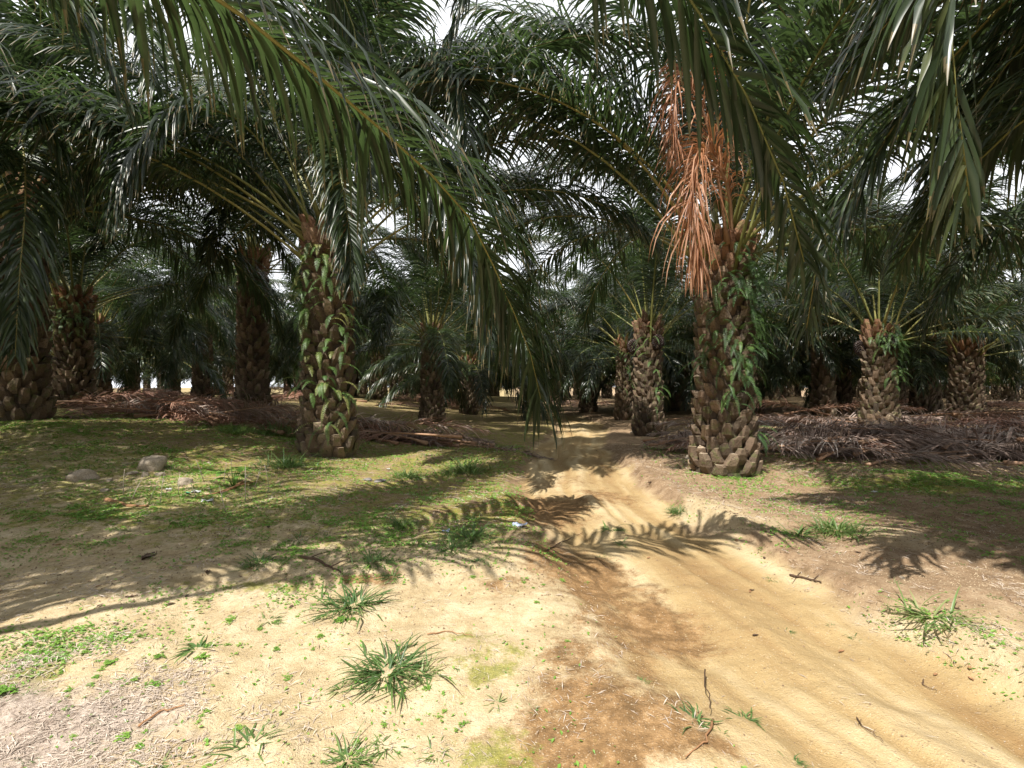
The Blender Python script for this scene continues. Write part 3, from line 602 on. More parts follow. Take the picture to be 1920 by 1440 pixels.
hero(n4, [(-10.5, 2.2, 4.4), (-9, 4.5, 6.2), (-7.6, 6.2, 6.4), (-6.6, 7, 5.4), (-6.2, 7.3, 4.2)], 931)
hero(n5, [(10.6, 6.2, 4.8), (9, 6.3, 6.8), (7.2, 6.4, 7), (6, 6.4, 6), (5.5, 6.4, 4.8)], 933)
hero(n5, [(10.6, 6.4, 4.8), (9.6, 7.4, 6.2), (8.4, 8.2, 6.3), (7.6, 8.7, 5.4), (7.3, 8.9, 4.4)], 934)
for q_, pts_ in ((n2, [(4.6, .1, 3.2), (4.1, .4, 4.6), (3.6, .8, 5.0), (3.2, 1.1, 4.7), (2.9, 1.3, 4.1)]), (n2, [(4.6, .2, 3.2), (4.4, 1.1, 4.4), (4.0, 1.9, 4.7), (3.5, 2.4, 4.3)]), (n2, [(4.6, -.2, 3.2), (3.8, -.2, 4.2), (2.9, -.2, 4.4), (2.1, 0, 3.9), (1.7, .2, 3.3)]), (n2, [(4.6, -.4, 3.2), (4.2, -.6, 5.5), (3.5, -.6, 6.7), (2.8, -.5, 6.7), (2.4, -.4, 6.0)]), (n2, [(4.6, -.2, 3.2), (3.9, .3, 5.6), (2.9, .8, 6.6), (2.1, 1.2, 6.4), (1.6, 1.5, 5.6)]), (n2, [(4.7, 0, 3.2), (4, 1.2, 5.8), (3.2, 2.4, 6.6), (2.5, 3.4, 6.2), (2.2, 4, 5.4)]), (n2, [(4.7, 0, 3.4), (4.3, .8, 4.6), (3.6, 1.3, 4.9), (2.7, 1.7, 4.6)]), (n2, [(4.9, .2, 3.3), (4.6, .9, 5.6), (4.3, 1.8, 6.5), (4.0, 2.8, 6.2), (3.9, 3.4, 5.2)]), (n2, [(4.8, .2, 3.4), (4.2, 2, 4.9), (3.3, 3.4, 4.8), (2.7, 4.2, 4.0)]), (n2, [(5, .3, 3.4), (5.4, 2.2, 4.9), (5.2, 4.2, 4.9), (4.9, 5.2, 4)]), (n1, [(-3.9, .6, 3.7), (-4.3, 1.4, 4.8), (-4.6, 2.3, 5), (-4.8, 3.2, 4.4)]), (n1, [(-3.8, .7, 3.8), (-3.6, 1.8, 5.2), (-3.5, 2.9, 5.6), (-3.5, 3.9, 5)]), (n1, [(-4, .5, 3.7), (-5, 1.2, 5), (-5.8, 2, 5), (-6.3, 2.7, 4)]),
                 (n2, [(4.8, 0, 4), (4.4, 1.5, 5.6), (3.9, 2.7, 6.2), (3.5, 3.8, 5.7), (3.3, 4.4, 4.8)]), (n2, [(5, 0, 4), (5.4, 1.6, 5.4), (5.6, 3, 5.5), (5.7, 4.2, 4.6)]), (n2, [(4.6, -.2, 4), (3.9, .6, 5.4), (3.2, 1.6, 5.8), (2.9, 2.6, 5.3)])):
    hero(q_, pts_, 940+len(pts_)*3+int(pts_[1][0]*10))  # added fronds, mostly out of view, that cast shade on the ground

# ---------------------------------------------------------------- far palms
placed = [(o.location.x, o.location.y) for o in C.objects if o.name.startswith('oil_palm')]
T_FAR = [make_trunk(h, 80+i, r0=.42, detail=False) for i, h in enumerate((2.3, 2.9, 3.4))]
F_FAR = [make_ferns(90+i, 3.5, [(FRONT+random.Random(i*7+j).uniform(-2, 2), .8+2.4*random.Random(i+j*5).random(), 7, .4) for j in range(6)], L=.55) for i in range(3)]
prot = {}
def far_palm(x, y, i, lab, grp):
    k = i % 3; z = g0(x, y); far = float(ss(60, 160, math.hypot(x, y))); z = z*(1-far)-1.5*far
    if (k,) not in prot:
        root = link('oil_palm', None); root.empty_display_size = .3
        parts = [link('trunk', T_FAR[k], root), link('fern', F_FAR[k], root), link('crown', FARC[k], root, (0, 0, (2.3, 2.9, 3.4)[k]))]
        prot[(k,)] = (root, parts)
    else:
        pr_, pp = prot[(k,)]; root = pr_.copy(); C.objects.link(root)
        for p in pp:
            c = p.copy(); C.objects.link(c); c.parent = root
    s_ = random.uniform(.88, 1.1); root.location = (x, y, z); root.rotation_euler = (0, 0, random.uniform(0, 6.28)); root.scale = (s_,)*3
    root['label'] = lab; root['category'] = 'palm tree'; root['group'] = grp
i = 0
for fx, fy in ((-21, 24.5), (-12.2, 30.5), (-4.4, 35), (1.0, 33.5), (8.0, 33), (14.2, 31), (22.5, 27.5), (24, 20.5), (-24, 18), (6.6, 27), (-19, 37), (13.5, 22.2)):
    placed.append((fx, fy)); far_palm(fx, fy, i, 'distant oil palm deep in the plantation left of the dirt track' if fx < 1 else 'distant oil palm deep in the plantation right of the dirt track', 'distant palms left of the track' if fx < 1 else 'distant palms right of the track'); i += 1
for row in range(-16, 17):
    for c in range(0, 17):
        x = .4+row*6.9 + random.uniform(-.5, .5) - 4.1; y = 24+c*7.6+(3.8 if row % 2 else 0)+random.uniform(-.5, .5)
        if abs(x) > y*1.12+4: continue
        if math.hypot(x, y) > 128 or (x < -14 and y > 75 and x < -y*.42): continue
        if abs(x-float(track_c(y))) < (2.2 if y < 50 else .5): continue
        if any(math.hypot(x-a, y-b) < 4.6 for a, b in placed): continue
        lab = 'distant oil palm deep in the plantation left of the dirt track' if x < 1 else 'distant oil palm deep in the plantation right of the dirt track'
        far_palm(x, y, i+row*5, lab, 'distant palms left of the track' if x < 1 else 'distant palms right of the track'); i += 1

# ---------------------------------------------------------------- piles of dead fronds
def dead_mesh(i, g=False):
    r = random.Random(300+i)
    p = arc_path(r.uniform(3.6, 4.8), r.uniform(3, 12), r.uniform(-16, -5), n=20, pw=1., side=r.uniform(-.5, .5))
    return make_frond(p, n=105, ll=.68, w=.020 if i % 2 else .026, g=1.0, seg=4, seed=320+i, name='dead_frond', mats=(M_DEADG if g else M_DEAD, M_DRACH), curl=.22, wild=.17, miss=.1, bare=.14, rr=.035, wscale=1., split=True)
DM = [dead_mesh(i, i >= 4) for i in range(8)]
def dead(x, y, h, rz, k, label, group, tilt=None, sc=1):
    z = g0(x, y)+h; me, rm = DM[k]
    o = link('dead_frond', me, None, (x, y, z), rz, sc, label, 'palm frond', group); o.rotation_euler = (random.gauss(0, .25), random.gauss(0, .06) if tilt is None else tilt, rz)
    link('rachis', rm, o); return o
def heap(x0, y0, x1, y1, n, wdt, hgt, ks, label, group, ang=.35, sc=(.7, 1.05)):
    base = math.atan2(y1-y0, x1-x0)
    for i in range(n):
        t = random.random(); q = max(-1, min(1, random.gauss(0, .5))); h = hgt*(1-q*q)*random.random()**.7
        rz = base+random.choice((0, math.pi))+random.gauss(0, ang); s_ = random.uniform(*sc)
        cx = x0+(x1-x0)*t-math.sin(base)*q*wdt; cy = y0+(y1-y0)*t+math.cos(base)*q*wdt
        dead(cx-math.cos(rz)*1.9*s_, cy-math.sin(rz)*1.9*s_, h, rz, random.choice(ks), label, group, sc=s_)
heap(-9.8, 12.6, -4.8, 11.9, 34, .75, .10, (0, 1, 2, 3, 5), 'dried reddish brown palm frond in the left pile behind the thick trunk', 'red brown fronds in the left pile')
heap(-4.2, 12.5, -1.9, 12.4, 14, .6, .14, (0, 1, 6, 3, 4), 'dried palm frond in the pile between the thick left trunk and the track', 'fronds piled left of the track')
heap(-17, 17.5, -9, 16.5, 14, .8, .3, (0, 2, 5), 'dried palm frond in the sparse far left pile', 'fronds in the far left pile')
heap(5.3, 10.6, 12.8, 10.4, 50, .9, .46, (4, 5, 6, 7, 4, 5, 1), 'dried grey brown palm frond in the big right pile', 'grey brown fronds in the right pile')
heap(6.2, 9.9, 10.6, 9.6, 14, .35, .16, (4, 5, 6, 7), 'bleached grey palm frond draped low along the front edge of the right pile', 'bleached fronds along the front of the right pile')
heap(3.9, 11.6, 5.2, 11.4, 9, .5, .35, (4, 5, 6, 0), 'dried palm frond in the heap just behind the nearest right trunk', 'fronds behind the nearest right trunk', sc=(.5, .75))
heap(7, 17.6, 20, 17, 18, 1.2, .35, (0, 4, 1, 6), 'dried palm frond in the pale back row behind the right pile', 'fronds in the back row at right')
heap(-14, 24, -5, 22.5, 10, 1., .3, (0, 1, 2), 'dried palm frond in the distant pile beside the tall trunk', 'fronds in the distant left pile')
heap(-26, 32, -10, 31, 14, 1.2, .35, (0, 1, 2), 'dried palm frond in the farthest left pile', 'fronds in the farthest left pile')
heap(14, 29, 30, 30, 14, 1.2, .35, (0, 1, 5), 'dried palm frond in the farthest right pile', 'fronds in the farthest right pile')
heap(-6, 31, -1.5, 30, 9, 1.2, .35, (0, 1, 2), 'dried palm frond in the distant pile left of the far track', 'fronds left of the far track')
heap(2.5, 38, 12, 34, 10, 1.2, .35, (0, 1, 2), 'dried palm frond in the distant pile beyond the track', 'fronds in the distant right pile')
dead(-1.2, 11.8, .12, R(-16), 4, 'grey dried frond with curling tip reaching from the pile to the track', None, sc=.62)
dead(-9.8, 6.8, .05, R(8), 1, 'lone reddish dead frond on the ground at the far left edge', 'dead fronds at the left edge', sc=.55)
dead(-10.2, 7.4, .10, R(-14), 2, 'flat dark dead frond lying behind the lone reddish one at far left', None, sc=.6)

def stalk(x, y, h, L, rz, label, group):
    m_ = MB(); m_.tube([(0, 0, 0), (L*.4, .03*L, .05*L), (L*.75, .02*L, .06*L), (L, 0, .05*L)], [.018, .03, .045, .075], 6, (random.random(), 0, 0), .5)
    o = link('bare_petiole', m_.mesh('bare_petiole', [M_DRACH]), None, (x, y, g0(x, y)+h), rz, 1, label, 'palm petiole', group)
for i in range(14): stalk(random.uniform(6, 12), random.uniform(9.7, 11.2), random.uniform(.08, .38), random.uniform(.7, 1.6), random.uniform(-.6, .6)+random.choice((0, math.pi)), 'bare cut petiole sticking out of the right frond pile', 'cut petioles in the right pile')
for i in range(10): stalk(random.uniform(-9, -4.8), random.uniform(11.3, 12.5), random.uniform(.08, .25), random.uniform(.7, 1.6), random.uniform(-.6, .6)+random.choice((0, math.pi)), 'bare cut petiole sticking out of the left frond pile', 'cut petioles in the left pile')
# thick bare petiole that lies on the left pile
mb = MB(); mb.tube([(0, 0, 0), (.7, -.05, .0), (1.4, -.16, -.03), (2.0, -.30, -.06)], [.02, .035, .05, .085], 6, (.5, 0, 0), .5)
link('bare_petiole', mb.mesh('bare_petiole', [M_DRACH]), None, (-3.05, 11.1, g0(-3, 11)+.30), label='bare orange brown petiole lying on the pile right of the thick left trunk', cat='palm petiole')

# ---------------------------------------------------------------- stones, litter, sticks
def rock_mesh(seed, flat=.6):
    import bmesh
    bm = bmesh.new(); bmesh.ops.create_icosphere(bm, subdivisions=3, radius=1)
    for v in bm.verts:
        c = v.co.copy(); d = 1+.28*noise.noise(c*1.3+Vector((seed*3.1, 0, 0)))+.12*noise.noise(c*3.2+Vector((0, seed*2.7, 0)))+.04*noise.noise(c*9)
        for pl_ in range(4):
            n_ = Vector((math.sin(seed+pl_*2.1), math.cos(seed*1.7+pl_*1.3), .4*math.sin(pl_+seed))).normalized(); e = c.dot(n_)
            if e > .62: d *= .62/e*.6+.4
        v.co = c*d; v.co.z *= flat
    me = bpy.data.meshes.new('stone'); bm.to_mesh(me); bm.free(); me.materials.append(M_ROCK); me.polygons.foreach_set('use_smooth', [True]*len(me.polygons)); return me
RK = [rock_mesh(i) for i in range(4)]
def stone(px, py, wpx, k, label, fl=1., grp=None, m=None):
    x, y = at(px, py); s_ = wpx/960*y/2
    me = RK[k]
    if m: me = me.copy(); me.materials.clear(); me.materials.append(m)
    return link('stone', me, None, (x, y, g0(x, y)+s_*.18*fl), random.uniform(0, 6), (s_, s_*.8, s_*fl), label, 'stone', grp)
stone(158, 898, 50, 0, 'wide pale flat stone, leftmost on the mossy ground')
stone(287, 880, 62, 3, 'largest pale stone, standing highest among the rubble at left', 1.05)
stone(348, 908, 31, 2, 'small rounded beige stone beside the green scrap')
stone(205, 903, 16, 3, 'small stone between the wide flat stone and the largest one')
stone(197, 920, 20, 1, 'grey stone just below the wide flat stone', .8)
stone(248, 888, 26, 2, 'flat whitish stone left of the largest pale stone', .5)
stone(272, 892, 18, 0, 'small grey stone under the left side of the largest stone')
stone(300, 893, 20, 3, 'small grey stone under the right side of the largest stone')
stone(392, 868, 10, 0, 'little white stone on the moss right of the largest stone')
stone(1292, 860, 22, 1, 'grey block at the foot of the nearest right trunk', .8)
stone(690, 899, 26, 0, 'flat dark slab, left one of two on the shaded soil', .3, m=M_SLATE)
stone(712, 902, 30, 2, 'flat dark slab, right one of two on the shaded soil', .3, m=M_SLATE)
stone(1185, 812, 12, 3, 'small stone far along the right edge of the track', .8)
stone(1690, 1080, 12, 2, 'little white stone on the reddish soil at right', .8)

def crumple(seed, w=1., h=.7):
    r = random.Random(seed); vs = []; n = 5
    for i in range(n):
        for j in range(n): vs.append(((i/(n-1)-.5)*w+r.gauss(0, .04), (j/(n-1)-.5)*h+r.gauss(0, .04), abs(r.gauss(0, .12))))
    mb = MB(); mb.add(vs, [(i*n+j, (i+1)*n+j, (i+1)*n+j+1, i*n+j+1) for i in range(n-1) for j in range(n-1)]); return mb
def scrap(px, py, wpx, m, label, name='paper_scrap', cat='litter', sd=0, rz=0):
    x, y = at(px, py); s_ = .72*wpx/960*y; me = crumple(sd).mesh(name, [m], False)
    md = link(name, me, None, (x, y, g0(x, y)+.015), rz, s_, label, cat); sm = md.modifiers.new('s', 'SOLIDIFY'); sm.thickness = .012; return md
scrap(389, 943, 26, M_PAPER, 'folded white paper scrap lying lowest in the litter at left', sd=1, rz=.5)
scrap(368, 923, 20, M_PAPER, 'crumpled white scrap right of the green plastic', sd=2)
scrap(316, 919, 16, M_PAPER, 'small grey white scrap left of the green plastic', sd=3, rz=.4)
scrap(352, 925, 13, M_PLAST, 'dark green crumpled plastic below the small rounded stone', 'plastic_scrap', sd=4)
scrap(975, 985, 34, M_BLUE, 'pale blue scrap on the brown soil left of the track', 'plastic_scrap', sd=5)
scrap(836, 1000, 18, M_BLUE, 'bluish scrap in the grass at the bright edge', 'plastic_scrap', sd=6)
scrap(728, 882, 10, M_PAPER, 'tiny white scrap above the two dark slabs', sd=7)
scrap(1640, 925, 14, M_PAPER, 'thin white scrap on the green patch at right', sd=8)

def stick(pts_px, rad, m, label, name='stick', lift=.012, cat='stick', seed=0, tw=0):
    P = [];
    for px, py in pts_px: x, y = at(px, py); P.append(Vector((x, y, g0(x, y)+lift)))
    o_ = P[0].copy(); mb = MB(); L = catmull([p-o_ for p in P], 10); r = random.Random(seed)
    L = [p+Vector((r.gauss(0, .006), r.gauss(0, .006), r.gauss(0, .003))) for p in L]
    mb.tube(L, [rad*(1-.6*i/10) for i in range(11)], 6, (r.random(), 0, 0))
    for i in range(tw):
        k = r.randint(2, 8); d = Vector((r.gauss(0, 1), r.gauss(0, 1), .4)).normalized()*rad*12; mb.tube([L[k], L[k]+d*.5, L[k]+d*1.1-Zv*.01], [rad*.4, rad*.3, rad*.15], 4, (.4, 0, 0))
    return link(name, mb.mesh(name, [m]), None, o_, label=label, cat=cat)
stick([(560, 1047), (590, 1053), (620, 1066), (642, 1075)], .014, M_DWOOD, 'dark fallen branch ending at the orange hollow', tw=2)
stick([(262, 1363), (300, 1340), (330, 1332), (352, 1328)], .006, M_WOOD, 'thin brown curved stick on the straw litter in the foreground')
stick([(200, 940), (240, 948), (280, 950)], .03, M_WOOD, 'grey branch lying left of the white litter')
stick([(455, 905), (425, 922), (385, 930), (372, 936)], .022, M_WOOD, 'orange brown branch lying across the litter by the leafy seedling', tw=2)
stick([(1478, 1080), (1510, 1088), (1542, 1095)], .010, M_DWOOD, 'black twig on the right shoulder of the track', tw=3)
stick([(1025, 1030), (1065, 1012), (1095, 1000)], .006, M_DWOOD, 'thin dark twig on the brown soil left of the track', tw=2)
stick([(1115, 1045), (1135, 1062), (1145, 1068)], .005, M_DWOOD, 'short dark twig near the middle of the track')
stick([(1318, 1270), (1322, 1300), (1334, 1345)], .004, M_DWOOD, 'thin dry stem sticking up from the foreground tuft by the track', lift=.05)
stick([(1332, 1348), (1330, 1375), (1312, 1398), (1290, 1420)], .006, M_WOOD, 'pale runner root below the foreground tuft by the track')
stick([(1600, 1345), (1625, 1370), (1660, 1392)], .003, M_DWOOD, 'hair thin twig on the pale near part of the track', tw=3)
stick([(800, 1190), (845, 1185), (890, 1196)], .004, M_WOOD, 'pale thin stem on the sand right of the big grass tuft')
stick([(1725, 1275), (1735, 1290), (1760, 1300)], .003, M_DWOOD, 'short hair thin twig at the right rim of the track')
# upright dry stalks beside the litter
for i, (px, py, h) in enumerate(((232, 932, .38), (245, 940, .3), (279, 940, .36), (301, 944, .42), (335, 925, .3), (384, 905, .36), (436, 895, .3), (461, 940, .5), (476, 915, .28), (505, 925, .42), (425, 957, .34), (403, 950, .3), (370, 932, .25), (420, 905, .3))):
    x, y = at(px, py); r = random.Random(i); mb = MB(); l = Vector((r.gauss(0, .07), r.gauss(0, .05), h*.85)); mb.tube([(0, 0, -.03), l*.5+Vector((r.gauss(0, .01), 0, 0)), l], [.005, .004, .002], 4, (.6, 0, 0))
    for q in range(r.randint(0, 2)): mb.tube([l*.6, l*.6+Vector((r.gauss(0, .05), r.gauss(0, .05), .07))], [.003, .001], 4, (.6, 0, 0))
    link('dry_stalk', mb.mesh('dry_stalk', [M_STRAW]), None, (x, y, g0(x, y)), label='thin dry stalk standing upright by the litter at left', cat='plant stalk', group='dry stalks standing by the litter')

# ---------------------------------------------------------------- grass tufts, weeds, seedling
def tuft_mesh(seed, n=60, L=.26, w=.008, up=.6, spread=.05, name='grass_tuft', m=None):
    r = random.Random(seed); mb = MB()
    for i in range(n):
        a = r.uniform(0, 6.28); rad = abs(r.gauss(0, spread)); p = Vector((math.cos(a)*rad, math.sin(a)*rad, -.01)); a2 = a+r.gauss(0, .9)
        d = Vector((math.cos(a2), math.sin(a2), abs(r.gauss(up, .5)))).normalized(); ln = L*r.uniform(.35, 1.1); wd = w*r.uniform(.6, 1.3); tint = r.random(); sd = Vector((-math.sin(a2), math.cos(a2), 0))
        vs = []; cs = []; g = r.uniform(.3, .9)
        for j in range(6):
            f = j/5; ww = wd*(.6, 1, 1, .8, .5, .05)[j]; nn = d.cross(sd); vs += [p-sd*ww, p+nn*ww*-.35, p+sd*ww]; cs += [(tint, f*.95, 0)]*3; p = p+d*(ln/5); d = (d-Zv*g*.42).normalized()
            if p.z < .006: p.z = .006
        mb.add(vs, [(j*3+e, j*3+e+1, j*3+e+4, j*3+e+3) for j in range(5) for e in (0, 1)], cs)
    return mb.mesh(name, [m or M_GRASS])
TF = [tuft_mesh(1, 170, .30, .0055, .5, .09), tuft_mesh(2, 90, .25, .0055, .5, .08), tuft_mesh(3, 50, .20, .006, .2, .06), tuft_mesh(4, 240, .25, .0045, .9, .12), tuft_mesh(5, 26, .18, .008, .1, .02), tuft_mesh(6, 22, .17, .005, .7, .05)]
TW = [.42, .36, .34, .40, .30, .22]
def tuft(px, py, wpx, k, label, group=None, rz=None):
    x, y = at(px, py); s_ = wpx/960*y/TW[k]
    return link('grass_tuft', TF[k], None, (x, y, g0(x, y)-.005), random.uniform(0, 6.28) if rz is None else rz, s_, label, 'grass tuft', group)
for a in [
    (728, 1258, 130, 0, 'largest long bladed grass tuft standing on the bright sand in the foreground'),
    (790, 1262, 75, 1, 'smaller tuft joined to the right side of the largest foreground tuft'),
    (662, 1135, 105, 0, 'yellow green tuft just below the orange hollow'),
    (882, 1010, 85, 0, 'bushy bright tuft at the left edge of the brown track soil'),
    (845, 1030, 60, 1, 'low tuft left of the bushy bright one beside the track'),
    (895, 1055, 55, 2, 'spreading small tuft right below the bushy bright one'),
    (485, 1055, 60, 0, 'dark green upright tuft at the left rim of the sunny sand'),
    (695, 1055, 75, 1, 'loose tuft directly above the orange hollow'),
    (735, 1085, 60, 4, 'drooping tuft on the right rim of the orange hollow'),
    (530, 875, 85, 3, 'dense dark green grass clump in front of the thick left trunk'),
    (375, 1212, 100, 4, 'flat star shaped weed grass on the sand left of the largest tuft'),
    (505, 1165, 52, 2, 'small dark tuft on the mossy sand in the left foreground'),
    (555, 1115, 30, 4, 'tiny tuft on the sand between the dark small one and the yellow green one'),
    (932, 1318, 55, 4, 'single star shaped tuft in the middle foreground'),
    (1000, 1335, 26, 5, 'few blades right of the star shaped foreground tuft'),
    (1300, 1345, 85, 2, 'dark flat tuft on reddish soil at the left edge of the track'),
    (1395, 1345, 72, 2, 'dark flat tuft right next to the one on reddish soil'),
    (1352, 1372, 36, 4, 'small dark tuft under the two flat ones on reddish soil'),
    (1145, 992, 55, 2, 'dark tuft on the middle hump of the track'),
    (1170, 1018, 45, 2, 'dark low tuft just below the one on the track hump'),
    (1128, 1045, 22, 5, 'few tiny blades on the track below the hump tufts'),
    (1745, 1150, 112, 1, 'large dark tuft standing alone on the right soil'),
    (1500, 1000, 70, 1, 'dark leafy clump on the right bank, left half'),
    (1570, 995, 90, 3, 'thin bladed clump on the right bank, right half'),
    (1272, 960, 40, 3, 'small tuft at the broken bank right of the track'),
    (655, 1420, 95, 1, 'bright tuft at the bottom edge of the picture'),
    (725, 1392, 55, 5, 'loose upright blades right of the bright bottom tuft'),
    (822, 1412, 70, 2, 'low broad tuft at the bottom, below the middle'),
    (388, 1402, 42, 4, 'little star tuft in the straw at the bottom left'),
    (475, 1395, 85, 5, 'wispy thin blades at the bottom left'),
    (298, 1430, 90, 2, 'long flat leaves cut by the bottom edge at left'),
    (765, 895, 60, 3, 'dark grass in front of the low soil mound'),
    (872, 885, 80, 3, 'grass clump between the soil mound and the track'),
    (755, 985, 60, 3, 'dark green clump in the shade above the bushy bright tuft'),
    (1487, 1425, 44, 2, 'small tuft at the bottom beside the track'),
    (1205, 1275, 24, 5, 'sparse blades in the red patch by the track'),
    (60, 1300, 30, 5, 'few blades in the straw at the left edge'),
    (640, 1290, 60, 4, 'trailing tuft left below the largest foreground tuft'),
    (505, 812, 70, 3, 'sunlit green grass at the foot of the left pile, left part'),
    (555, 815, 60, 3, 'sunlit green grass at the foot of the left pile, nearest the trunk'),
    (440, 812, 60, 3, 'sunlit green grass at the foot of the left pile, farthest from the trunk'),
    (1385, 890, 55, 3, 'low grass at the right foot of the nearest right trunk'),
    (790, 1018, 50, 5, 'upright loose blades at the bright edge left of the bushy tuft'),
    (565, 1010, 45, 5, 'upright blades in the dark green patch at left'),
    (890, 975, 50, 1, 'tuft right above the bushy bright one'),
]: tuft(*a)
for i in range(46):
    px = random.uniform(560, 980); py = random.uniform(880, 1060)
    if random.random() < .4: px, py = random.uniform(20, 900), random.uniform(1130, 1430)
    tuft(px, py, random.uniform(14, 32), random.choice((4, 5, 2)), 'tiny grass sprig growing left of the track', 'tiny grass sprigs left of the track')
for i in range(16):
    tuft(random.uniform(1420, 1900), random.uniform(900, 1200), random.uniform(14, 34), random.choice((4, 5, 2)), 'tiny grass sprig growing on the soil right of the track', 'tiny grass sprigs right of the track')

def leafblade(mb, p, d, L, w, r, tint):
    sd = d.cross(Zv).normalized(); 
    vs = []; q = p.copy(); dd = d.copy()
    for j, ww in enumerate((.15, .8, 1, .7, .05)): nn = sd.cross(dd); vs += [q-sd*w*ww, q-nn*w*ww*.25*0, q+sd*w*ww]; q = q+dd*(L/4); dd = (dd-Zv*.25).normalized()
    mb.add(vs, [(j*3+e, j*3+e+1, j*3+e+4, j*3+e+3) for j in range(4) for e in (0, 1)], [(tint, .3, 0)]*15)
def weed_mesh(seed, n=16, name='weed'):
    r = random.Random(seed); mb = MB()
    for i in range(n):
        a = r.uniform(0, 6.28); rad = r.uniform(.01, .10); p = Vector((math.cos(a)*rad, math.sin(a)*rad*1., r.uniform(.01, .04)))
        mb.tube([(p.x*.3, p.y*.3, 0), p], [.0015, .001], 3, (.3, 0, 0))
        for k in range(3):
            b = a+k*2.1+r.gauss(0, .3); leafblade(mb, p, Vector((math.cos(b), math.sin(b), .35)).normalized(), r.uniform(.02, .035), r.uniform(.008, .013), r, r.random())
    return mb.mesh(name, [M_WEED])
WD = [weed_mesh(i, n_) for i, n_ in enumerate((10, 18, 28))]
def weed(px, py, wpx, k, label, group=None):
    x, y = at(px, py); link('weed', WD[k], None, (x, y, g0(x, y)), random.uniform(0, 6), wpx/960*y/.25, label, 'weed', group)
for i, (px, py, w_) in enumerate(((115, 1205, 36), (70, 1185, 30), (208, 1243, 30), (242, 1278, 34), (290, 1283, 40), (300, 1228, 24), (312, 1242, 18), (108, 1200, 20), (232, 1388, 34), (130, 1330, 22), (265, 1402, 30), (380, 1232, 30), (455, 1210, 24), (520, 1215, 24), (345, 1280, 16), (195, 1300, 20),
                                 (430, 1165, 36), (640, 1165, 30), (820, 1340, 20), (870, 1360, 24), (800, 1290, 22), (745, 1300, 26), (540, 1270, 18), (450, 1360, 26), (280, 1375, 22), (140, 1380, 18), (70, 1220, 26), (350, 1195, 22), (720, 1355, 22), (600, 1195, 20), (560, 1090, 22))):
    weed(px, py, w_*1.1, i % 3, 'small yellow green broadleaf weed on the sunny sand', 'yellow green weeds on the sunny sand')
for i in range(60):
    cx_, cy_ = random.choice(((230, 1260), (110, 1215), (450, 1200), (320, 1370), (700, 1390), (800, 1330), (560, 1120), (1000, 1100), (180, 1330), (560, 1250)))
    weed(min(1100, max(5, random.gauss(cx_, 55))), min(1432, max(1085, random.gauss(cy_, 28))), random.uniform(9, 24), i % 3, 'small yellow green broadleaf weed on the sunny sand', 'yellow green weeds on the sunny sand')
weed(8, 1300, 60, 2, 'bright leafy weed clump cut by the left edge in the foreground')
mb = MB(); r = random.Random(5)
for i in range(9):
    a = r.uniform(0, 6.28); p = Vector((math.cos(a)*.10, math.sin(a)*.10, r.uniform(.08, .26))); mb.tube([(0, 0, 0), p*.6+Zv*.03, p], [.006, .004, .003], 4, (.3, 0, 0))
    for k in range(4):
        b = a+r.gauss(0, .9); leafblade(mb, p, Vector((math.cos(b), math.sin(b), .1)).normalized(), r.uniform(.10, .16), r.uniform(.028, .042), r, r.random()*.6)
x, y = at(438, 912); link('seedling', mb.mesh('seedling', [M_WEED]), None, (x, y, g0(x, y)), label='leafy green seedling beside the orange brown branch at left', cat='plant')

# fallen dark leaves
def fallen(px, py, wpx, label, grp=None, m=M_DWOOD, sd=0):
    x, y = at(px, py); s_ = wpx/960*y; r = random.Random(sd); mb = MB(); n = 7
    vs = []
    for i in range(n):
        f = i/(n-1); ww = .22*math.sin(math.pi*(.08+.9*f)); b = .12*math.sin(f*3+r.random()*3)
        vs += [(f-.5, -ww, abs(b)+.03), (f-.5, 0, .01), (f-.5, ww, abs(b)+.05*r.random())]
    mb.add(vs, [(j*3+e, j*3+e+1, j*3+e+4, j*3+e+3) for j in range(n-1) for e in (0, 1)])
    link('dead_leaf', mb.mesh('dead_leaf', [m]), None, (x, y, g0(x, y)+.004), random.uniform(0, 6), s_, label, 'leaf', grp)
fallen(280, 1042, 42, 'large dark curled dead leaf on the shaded soil at left', sd=1)
fallen(390, 1072, 20, 'small dark leaf right of the large curled dead leaf', sd=2)
fallen(248, 1120, 20, 'small dark leaf lying at the shade edge in the left foreground', sd=3)
for i in range(46):
    px, py = random.choice(((random.uniform(1380, 1900), random.uniform(930, 1280)), (random.uniform(1200, 1500), random.uniform(880, 1050)), (random.uniform(0, 600), random.uniform(960, 1180))))
    rt = px > 1100
    fallen(px, py, random.uniform(7, 15), 'small fallen brown leaf scattered on the soil right of the track' if rt else 'small fallen brown leaf scattered on the soil left of the track', 'fallen leaves right of the track' if rt else 'fallen leaves left of the track', m=random.choice((M_DWOOD, M_WOOD)), sd=i)

